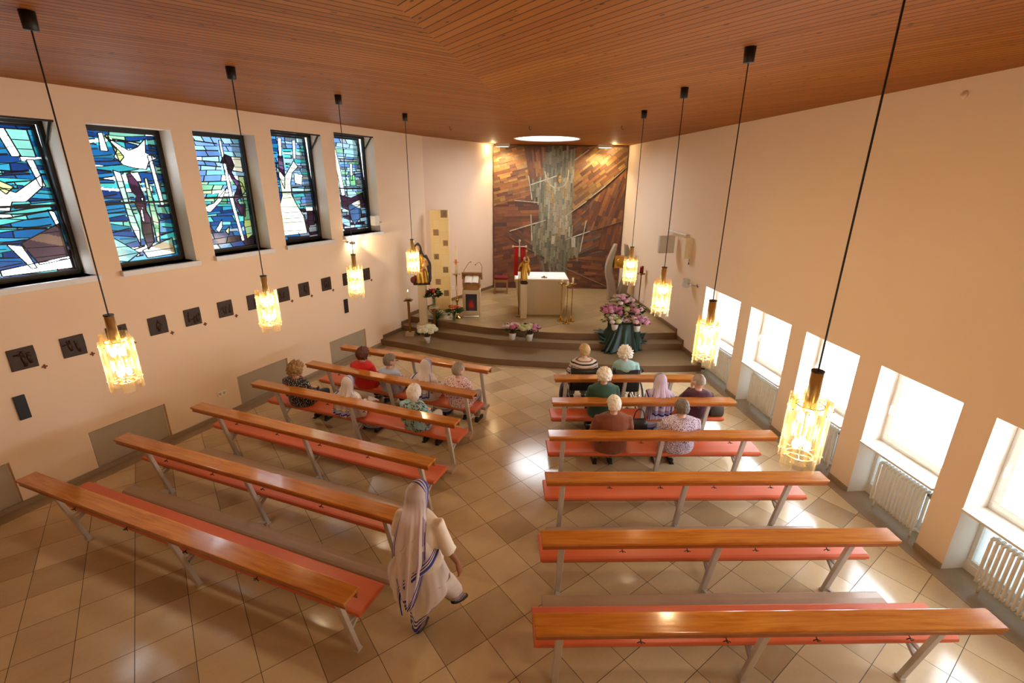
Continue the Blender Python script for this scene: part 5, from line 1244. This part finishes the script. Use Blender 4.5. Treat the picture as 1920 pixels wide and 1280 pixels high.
def veil(r,Hc,Mh,C,N,mat,seed,back,hem,g=1.0,long=False,path=None):
    # sections from the crown down; each an arc open to the front
    rn=random.Random(seed);NA=64;rows=[];bands=[]
    # head portion: arcs in planes sweeping from front edge to back (local head frame)
    A=math.radians(105)
    nh=16
    hcurve=[]
    for k in range(nh+1):
        t_=k/nh                    # 0 crown front, 1 nape level
        ph=math.radians(58-148*0 + 0)+t_*math.radians(112)   # angle in yz plane: 58deg front-top to 170deg back
        row=[]
        for j in range(NA+1):
            s=-1+2*j/NA;al=s*math.radians(88)
            # direction: lateral angle al; drop with |s|
            ca=math.cos(al);sa_=math.sin(al)
            d=V(sa_,ca*math.cos(ph),ca*math.sin(ph))
            p=V(d.x*.098,d.y*.118-.005,d.z*.132+.004)
            drop=max(0,abs(s)-.72)/.28
            p.z-=drop*.12;p.y+= -drop*.02;p.x+=math.copysign(drop*.012,s)
            row.append((Mh@p)+Hc)
        rows.append(row);bands.append([t_*.16]*(NA+1))
    base=rows[-1]
    cur=path or [(N+V(0,-.10,.0),.13,.06,),(C.lerp(N,.6)+V(0,-.155*g,0),.155,.05),(C+V(0,-.175*g,0),.165,.05),(C.lerp(V(C.x,C.y,hem),.55)+V(0,-.18*g+back,0),.16,.045),(V(C.x,C.y-.19*g+back*2,hem),.15,.05)]
    K=len(cur);steps=34
    for k in range(1,steps+1):
        t_=k/steps;q=t_*(K-1);i=min(int(q),K-2);f=q-i;c=cur[i][0].lerp(cur[i+1][0],f);w=cur[i][1]*(1-f)+cur[i+1][1]*f;dp=cur[i][2]*(1-f)+cur[i+1][2]*f
        b=min(1,t_*3.2);b=b*b*(3-2*b);row=[];bd=[]
        for j in range(NA+1):
            s=-1+2*j/NA;x=w*math.sin(s*1.45);y=dp*(1-math.cos(s*1.45))*1.3+ (.012+.010*t_)*math.sin(s*13+seed+t_*1.5)*min(1,t_*4)+.006*math.sin(s*29+t_*3)
            tg=c+V(x*(1+.04*math.sin(t_*9+seed)),y,0)
            p0_=base[j]+V(0,0,-(t_*.25));row.append(p0_.lerp(tg,b))
            bd.append(min(max(0,(1-abs(s)))*w*1.7 if t_>.12 else .5,(1-t_)*(abs(cur[-1][0].z-cur[0][0].z)+.1)))
        rows.append(row);bands.append(bd)
    # smooth side edges: band at head edges already by t
    me_v=[p for row in rows for p in row];n=NA+1;fs=[(a*n+j,a*n+j+1,(a+1)*n+j+1,(a+1)*n+j) for a in range(len(rows)-1) for j in range(NA)]
    mb=MB();mb.add(me_v,fs);o=mb.build('veil',mat,r,True)
    a=o.data.attributes.new('band','FLOAT','POINT');a.data.foreach_set('value',[b for bb in bands for b in bb])
    return o
RZL=math.radians(-20.35)
def place(x,y,z,seg,dv=.40):
    dx,dy=seg[2]-seg[0],seg[3]-seg[1];l=math.hypot(dx,dy);ux,uy=dx/l,dy/l;nx,ny=-uy,ux
    v=(x-seg[0])*nx+(y-seg[1])*ny;k=dv-v
    return (x+nx*k,y+ny*k,0),math.atan2(dy,dx),(0,-k,z)
def sit(x,y,z,seg,label,*a,**kw):
    l,rz,h=place(x,y,z,seg);return seated(l,rz,h,label,*a,**kw)
F=fabric
L4,L5,R4,R5=RLl[3],RLl[4],RLr[3],RLr[4]
sit(-3.45,7.11,1.08,L4,'person with curly blond hair, black dotted top and pink scarf',F('black_dotted',rgb(30,28,34),'dots',(rgb(236,230,230),),55),F('dark_trousers',rgb(44,50,62)),'curly',HCu,1.12,yaw=.5,scarf=F('pink_scarf',rgb(206,30,70)),seed=2)
sit(-2.60,7.85,1.08,L5,'person with auburn hair in a red sweater',F('red_knit',rgb(200,24,28)),F('dark_trousers',rgb(44,50,62)),'curly' if False else 'perm',HBr,1.1,yaw=.2,seed=3)
sit(-2.08,7.63,1.05,L5,'person with short grey hair and glasses in a pale blue top',F('pale_blue_knit',rgb(176,186,212)),F('black_trousers',rgb(26,26,30)),'short',HGd,.95,yaw=.6,glasses=True,seed=4)
sit(-1.41,7.36,1.06,L5,'seated nun with white blue-striped veil on the pew nearest the altar',None,None,'thin',HK,.95,nun=True,skin=M_skind,seed=5)
sit(-.85,7.13,1.10,L5,'person with short grey hair and glasses in a pink and white patterned blouse',F('pink_pattern',rgb(236,226,230),'floral',(rgb(150,30,70),rgb(210,80,120),rgb(120,30,60),rgb(232,200,212)),60),F('grey_skirt',rgb(150,140,150)),'short',HG_,1.08,yaw=.55,glasses=True,seed=6)
sit(-2.49,6.72,1.01,L4,'seated nun with white blue-striped veil behind the others, sari trailing to the floor',None,None,'thin',HK,.98,nun=True,skin=M_skind,seed=7,pitch=.2)
sit(-1.41,6.34,1.06,L4,'person with pale blond bob in a turquoise top with flowers',F('turquoise_floral',rgb(150,204,210),'splash',(rgb(40,60,60),rgb(206,84,60))),F('white_trousers',rgb(226,226,224)),'bob',HW,1.0,yaw=.1,pitch=.3,seed=8)
sit(1.42,6.81,1.16,R5,'person with white permed hair in a dark green cardigan',F('green_cardigan',rgb(46,84,68)),F('navy_skirt',rgb(30,34,50)),'perm',HW,1.08,pitch=.45,seed=9)
sit(2.30,6.84,1.06,R5,'nun in lilac-tinted veil on the right side of the aisle',None,None,'thin',HK,1.02,nun='v',skin=M_skind,seed=10)
sit(2.90,6.84,1.06,R5,'person with thinning grey hair in a dark maroon sweater resting cheek on hand',F('maroon_knit',rgb(74,24,44)),F('black_trousers',rgb(26,26,30)),'thin',HG_,1.08,yaw=-.25,pitch=.35,hands='face',seed=11)
sit(1.37,5.80,1.17,R4,'person with white hair in a brown velvet jacket',F('brown_velvet',rgb(128,70,42)),F('brown_skirt',rgb(90,52,36)),'short',HW,1.16,seed=12,pitch=.3)
sit(2.29,5.82,1.12,R4,'person with grey hair in a purple speckled blouse and blue patterned skirt',F('purple_speckle',rgb(226,218,234),'speckle',(rgb(104,70,120),),95),F('blue_leaf',rgb(190,214,220),'speckle',(rgb(52,70,92),),60),'perm' if False else 'short',HGd,1.18,skirt=True,seed=13,pitch=.3)
# wheelchairs
def wheelchair(x,y,lb):
    r=empty('wheelchair',(x,y,0),0,lb,'wheelchair','wheelchairs at the front rail')
    for s in(-1,1):
        mb=MB();X=s*.29;c=V(X,0,.30)
        mb.tube([c+V(0,.29*math.cos(a*PI/20),.29*math.sin(a*PI/20)) for a in range(41)],.014,7,cap=False);w=mb.build('wheel',M_black,r,True)
        mb=MB();mb.tube([c+V(s*.03,.26*math.cos(a*PI/20),.26*math.sin(a*PI/20)) for a in range(41)],.007,6,cap=False)
        for k in range(16):mb.tube([c,c+V(0,.28*math.cos(k*PI/8),.28*math.sin(k*PI/8))],.0018,4)
        mb.tube([c-V(.02,0,0),c+V(.02,0,0)],.03,10);mb.build('push_rim',M_chrome,w,True)
        mb=MB();mb.ell((s*.24,.42,.08),(.02,.08,.08),12,8);mb.tube([(s*.24,.42,.1),(s*.24,.40,.22)],.012,6);mb.build('caster',M_black,r,True)
        mb=MB();mb.tube([(s*.235,-.24,.94),(s*.235,-.17,.90),(s*.235,-.16,.5),(s*.235,-.14,.25)],.012,8);mb.tube([(s*.235,-.15,.47),(s*.235,.38,.47),(s*.235,.46,.40),(s*.235,.56,.12)],.012,8);mb.tube([(s*.235,-.15,.25),(s*.235,.38,.24),(s*.235,.38,.47)],.012,8);mb.build('frame_side',M_chrome,r,True)
        mb=MB();mb.tube([(s*.235,-.34,.925),(s*.235,-.22,.935)],.018,8);mb.tube([(s*.235,-.30,.90),(s*.235,-.25,.86)],.008,6);mb.build('push_handle',M_black,r,True)
        mb=MB();mb.box((s*.25,.1,.70),(.055,.3,.035));mb.bar((s*.25,.1,.47),(s*.25,.1,.69),.02,.02);mb.build('armrest',M_black,r,bevel=.01)
        mb=MB();mb.box((s*.13,.62,.10),(.16,.14,.015));mb.build('footplate',M_black,r,bevel=.004)
    mb=MB();mb.box((0,.12,.455),(.46,.5,.03));mb.build('seat_sling',M_black,r,bevel=.01)
    mb=MB();mb.loft([[(-.235+.47*k/10,-.165-.03*math.sin(PI*k/10),z) for k in range(11)] for z in(.48,.6,.75,.88)],closed=False,cap=False);mb.build('backrest',M_black,r,True,solid=.02)
    return r
wheelchair(1.27,7.93,'wheelchair at the left under the person in the striped top')
wheelchair(2.00,7.90,'wheelchair at the right with black push handles showing above the rail')
seated((1.27,7.98,0),0,(0,-.07,1.17),'person with short fair hair and striped top in the left wheelchair',F('striped_knit',rgb(210,200,196),'stripes',(rgb(30,26,28),rgb(222,212,206),rgb(140,96,66),rgb(222,212,206)),9),F('grey_trousers',rgb(110,112,118)),'short',HBl,1.05,yaw=-.35,chair=True,hands='arm',seat=.48,seed=15)
seated((2.0,7.95,0),0,(-.03,-.10,1.15),'person with fluffy white hair in a light blue top in the right wheelchair',F('light_blue_knit',rgb(160,204,206)),F('grey_trousers',rgb(110,112,118)),'curly',HW,1.0,yaw=.1,pitch=.2,chair=True,hands='arm',seat=.48,seed=16)
# bags
def bag(loc,rz,lb,w,h,mat,strap,fold=.0):
    r=empty('handbag',loc,rz,lb,'bag');mb=MB();mb.loft([[(a*w/2*q,b*.06*q2,z) for a,b in((-1,-1),(-.3,-1.2),(.3,-1.2),(1,-1),(1,1),(.3,1.2),(-.3,1.2),(-1,1))] for z,q,q2 in((0,.92,.9),(h*.3,1,1.1),(h*.75,.95,.9),(h,.86,.35))]);mb.build('body',mat,r,True,bevel=.01)
    mb=MB();mb.tube(catmull([(-w*.35,0,h*.9),(-w*.25,0,h+strap*.7),(0,0,h+strap),(w*.25,0,h+strap*.7),(w*.35,0,h*.9)],5),.008,6);mb.build('strap',M_shoe,r,True);return r
bag((.92,7.75,.30),1.5,'dark purple bag hanging beside the left wheelchair',.26,.30,plain('dark_purple',rgb(44,36,60),.6),.12)
bag((1.88,6.32+.0,.475),.1,'dark handbag with a tall strap on the seat beside the nun in lilac',.24,.20,M_shoe,.16)
bag((3.24,6.86,.475),.0,'dark olive bag at the right end of the pew beside the maroon sweater',.22,.20,plain('olive_bag',rgb(64,56,44),.6),.06)
# ------------------------------------------------------------------ walking nun
def walker():
    X,Y=-.765,3.36;r=empty('person',(X,Y,0),math.radians(-14),'nun walking up the aisle in a blue-bordered white sari and long veil','person')
    Hc=V(-.01,.02,1.49);P=V(0,0,.88);N=V(-.005,.0,1.33);C=V(0,-.02,1.18);Mh=Matrix.Rotation(-.25,3,'Z')@Matrix.Rotation(-.2,3,'X');g=.93
    body=MB();torso(body,P,C,N,g*.93,0,.13);body.tube([N-V(0,0,.04),N+V(0,.005,.06),Hc+V(0,-.01,-.05)],[.055,.048,.05],12);head_part(body,Hc,Mh)
    legL=[V(-.085,0,.86),V(-.075,.03,.47),V(-.06,-.03,.09),V(-.05,.11,.03)];legR=[V(.085,0,.86),V(.13,.17,.50),V(.20,.24,.22),V(.26,.36,.14)]
    for l in(legL,legR):body.tube([l[0],l[0].lerp(l[1],.5),l[1],l[1].lerp(l[2],.45),l[2]],[.085,.07,.052,.048,.033],12);body.tube([l[2],l[2].lerp(l[3],.35)+V(0,0,-.02),l[3]],[.035,.033,.02],8)
    S,E,W=V(.17,-.02,1.27),V(.25,-.01,1.02),V(.32,.02,.86);body.tube([S,S.lerp(E,.5),E,E.lerp(W,.5),W],[.043,.040,.034,.030,.022],10);wrap_hand(body,W,(.25,.05,-1),.5,1,(-1,.2,0))
    S2,E2,W2=V(-.17,-.0,1.27),V(-.25,.06,1.04),V(-.16,.24,1.0);body.tube([S2,S2.lerp(E2,.5),E2,E2.lerp(W2,.5),W2],[.043,.040,.034,.030,.022],10);wrap_hand(body,W2,(.4,.9,.0),.6,-1,(0,0,-1))
    vox(body,'body',M_skind,r,.0095,smoothit=1);face_parts(r,Hc,Mh,1,False);hair(r,Hc,Mh,'thin',HK,1,1)
    wr=lambda c:.008*noise.noise(V(c.x*9,c.y*9,c.z*4))
    mb=MB();torso(mb,P,C,N+V(0,0,.012),g,.02,.145);mb.tube([V(.10,-.02,1.26),S,S.lerp(E,.5),E,E.lerp(W,.18)],[.05,.062,.062,.062,.066],12);mb.tube([V(-.10,0,1.26),S2,S2.lerp(E2,.5),E2,E2.lerp(W2,.2)],[.05,.062,.062,.062,.06],12)
    o=vox(mb,'blouse',plain('cream_blouse',rgb(240,230,214),.8),r,.012,fold=wr)
    rings=[];NS=72
    for k in range(26):
        t_=k/25;z=.98-t_*.90;row=[]
        for j in range(NS):
            a=2*PI*j/NS;ca,sa=math.cos(a),math.sin(a)
            rx=.165+.02*math.sin(t_*2.5)-.065*t_;ry=.135+.03*t_
            ox=.055*t_*max(0,1-t_*.45)-.065*max(0,t_-.5)*2*.9;oy=.06*t_-.05*max(0,t_-.6)
            st=.07*math.exp(-((t_-.75)/.3)**2)*max(0,ca)**2+.09*math.exp(-((t_-.55)/.3)**2)*max(0,sa)**2
            f=1+.05*t_*math.sin(a*8+t_*5)+.03*t_*math.sin(a*15-t_*3)
            zz=z+ (.30*max(0,ca+.15)*t_**2) + .03*t_*math.sin(a*2)
            row.append((ox+ca*(rx*f+st),oy+sa*(ry*f+st*.8),max(zz,.11)))
        rings.append(row)
    mb=MB();mb.loft(rings,cap=False);o=mb.build('sari_skirt',M_sari,r,True,solid=.004)
    vals=[]
    for k in range(26):
        for j in range(NS):
            a=2*PI*j/NS;vals.append((1-k/25)*.44)
    a_=o.data.attributes.new('band','FLOAT','POINT');a_.data.foreach_set('value',vals)
    mb=MB();mb.loft([[(c[0]+ra*math.cos(2*PI*j/24)*(1+.06*math.sin(j*1.3)),c[1]+ra*.95*math.sin(2*PI*j/24),c[2]) for j in range(24)] for c,ra in(((.07,.05,.62),.15),((.12,.13,.50),.13),((.17,.19,.38),.105),((.195,.225,.27),.085))],cap=False);o=mb.build('sari_fold',M_sari,r,True,solid=.004);band_attr(o,lambda c:c.z-.25)
    # diagonal wrap across the back
    mb=MB();rows=[];bd=[];A_=catmull([V(.17,.06,1.02),V(.16,-.14,.94),V(.02,-.20,.80),V(-.12,-.19,.60),V(-.13,-.17,.34)],8)
    for p in A_:
        rows.append([p+V(-(j/14)*.10-.0,-.012*math.sin(j*.9)-.006,(j/14)*.30) for j in range(15)]);bd.append([j/14*.32 for j in range(15)])
    mb.loft(rows,closed=False,cap=False);o=mb.build('sari_wrap',M_sari,r,True,solid=.003);a_=o.data.attributes.new('band','FLOAT','POINT');a_.data.foreach_set('value',[q for b in bd for q in b])
    cur=[(N+V(0,-.10,0),.13,.05),(V(-.03,-.19,1.20),.15,.05),(V(-.035,-.22,1.0),.15,.05),(V(-.04,-.23,.80),.12,.05),(V(-.05,-.23,.62),.085,.05),(V(-.05,-.22,.48),.03,.03)]
    veil(r,Hc,Mh,C,N,M_veilw,3,0,.5,1,path=cur)
    for l,pz in((legL,0),(legR,.5)):
        mb=MB();an,to=l[2],l[3];d=(to-an).normalized();mb.tube([an-d*.05+V(0,0,-.045),an+V(0,0,-.045),an.lerp(to,.6)+V(0,0,-.02),to+d*.02],[.030,.036,.038,.024],10,flat=.8);vox(mb,'shoe',M_shoe,r,.009)
    return r
walker()
# ------------------------------------------------------------------ world and view
w=bpy.data.worlds.new('world');SC.world=w;w.use_nodes=True;nt=w.node_tree;nt.nodes.clear()
o_=nt.nodes.new('ShaderNodeOutputWorld');b_=nt.nodes.new('ShaderNodeBackground');b_.inputs[0].default_value=(.90,.955,1,1);b_.inputs[1].default_value=11.0;nt.links.new(b_.outputs[0],o_.inputs[0])
SC.view_settings.view_transform='Standard';SC.view_settings.look='None';SC.view_settings.exposure=0.80;SC.view_settings.gamma=1;SC.view_settings.use_curve_mapping=False
cy=SC.cycles;cy.use_denoising=True;cy.max_bounces=9;cy.diffuse_bounces=5;cy.glossy_bounces=4;cy.transmission_bounces=8;cy.transparent_max_bounces=24;cy.sample_clamp_indirect=6;cy.caustics_reflective=False;cy.caustics_refractive=False
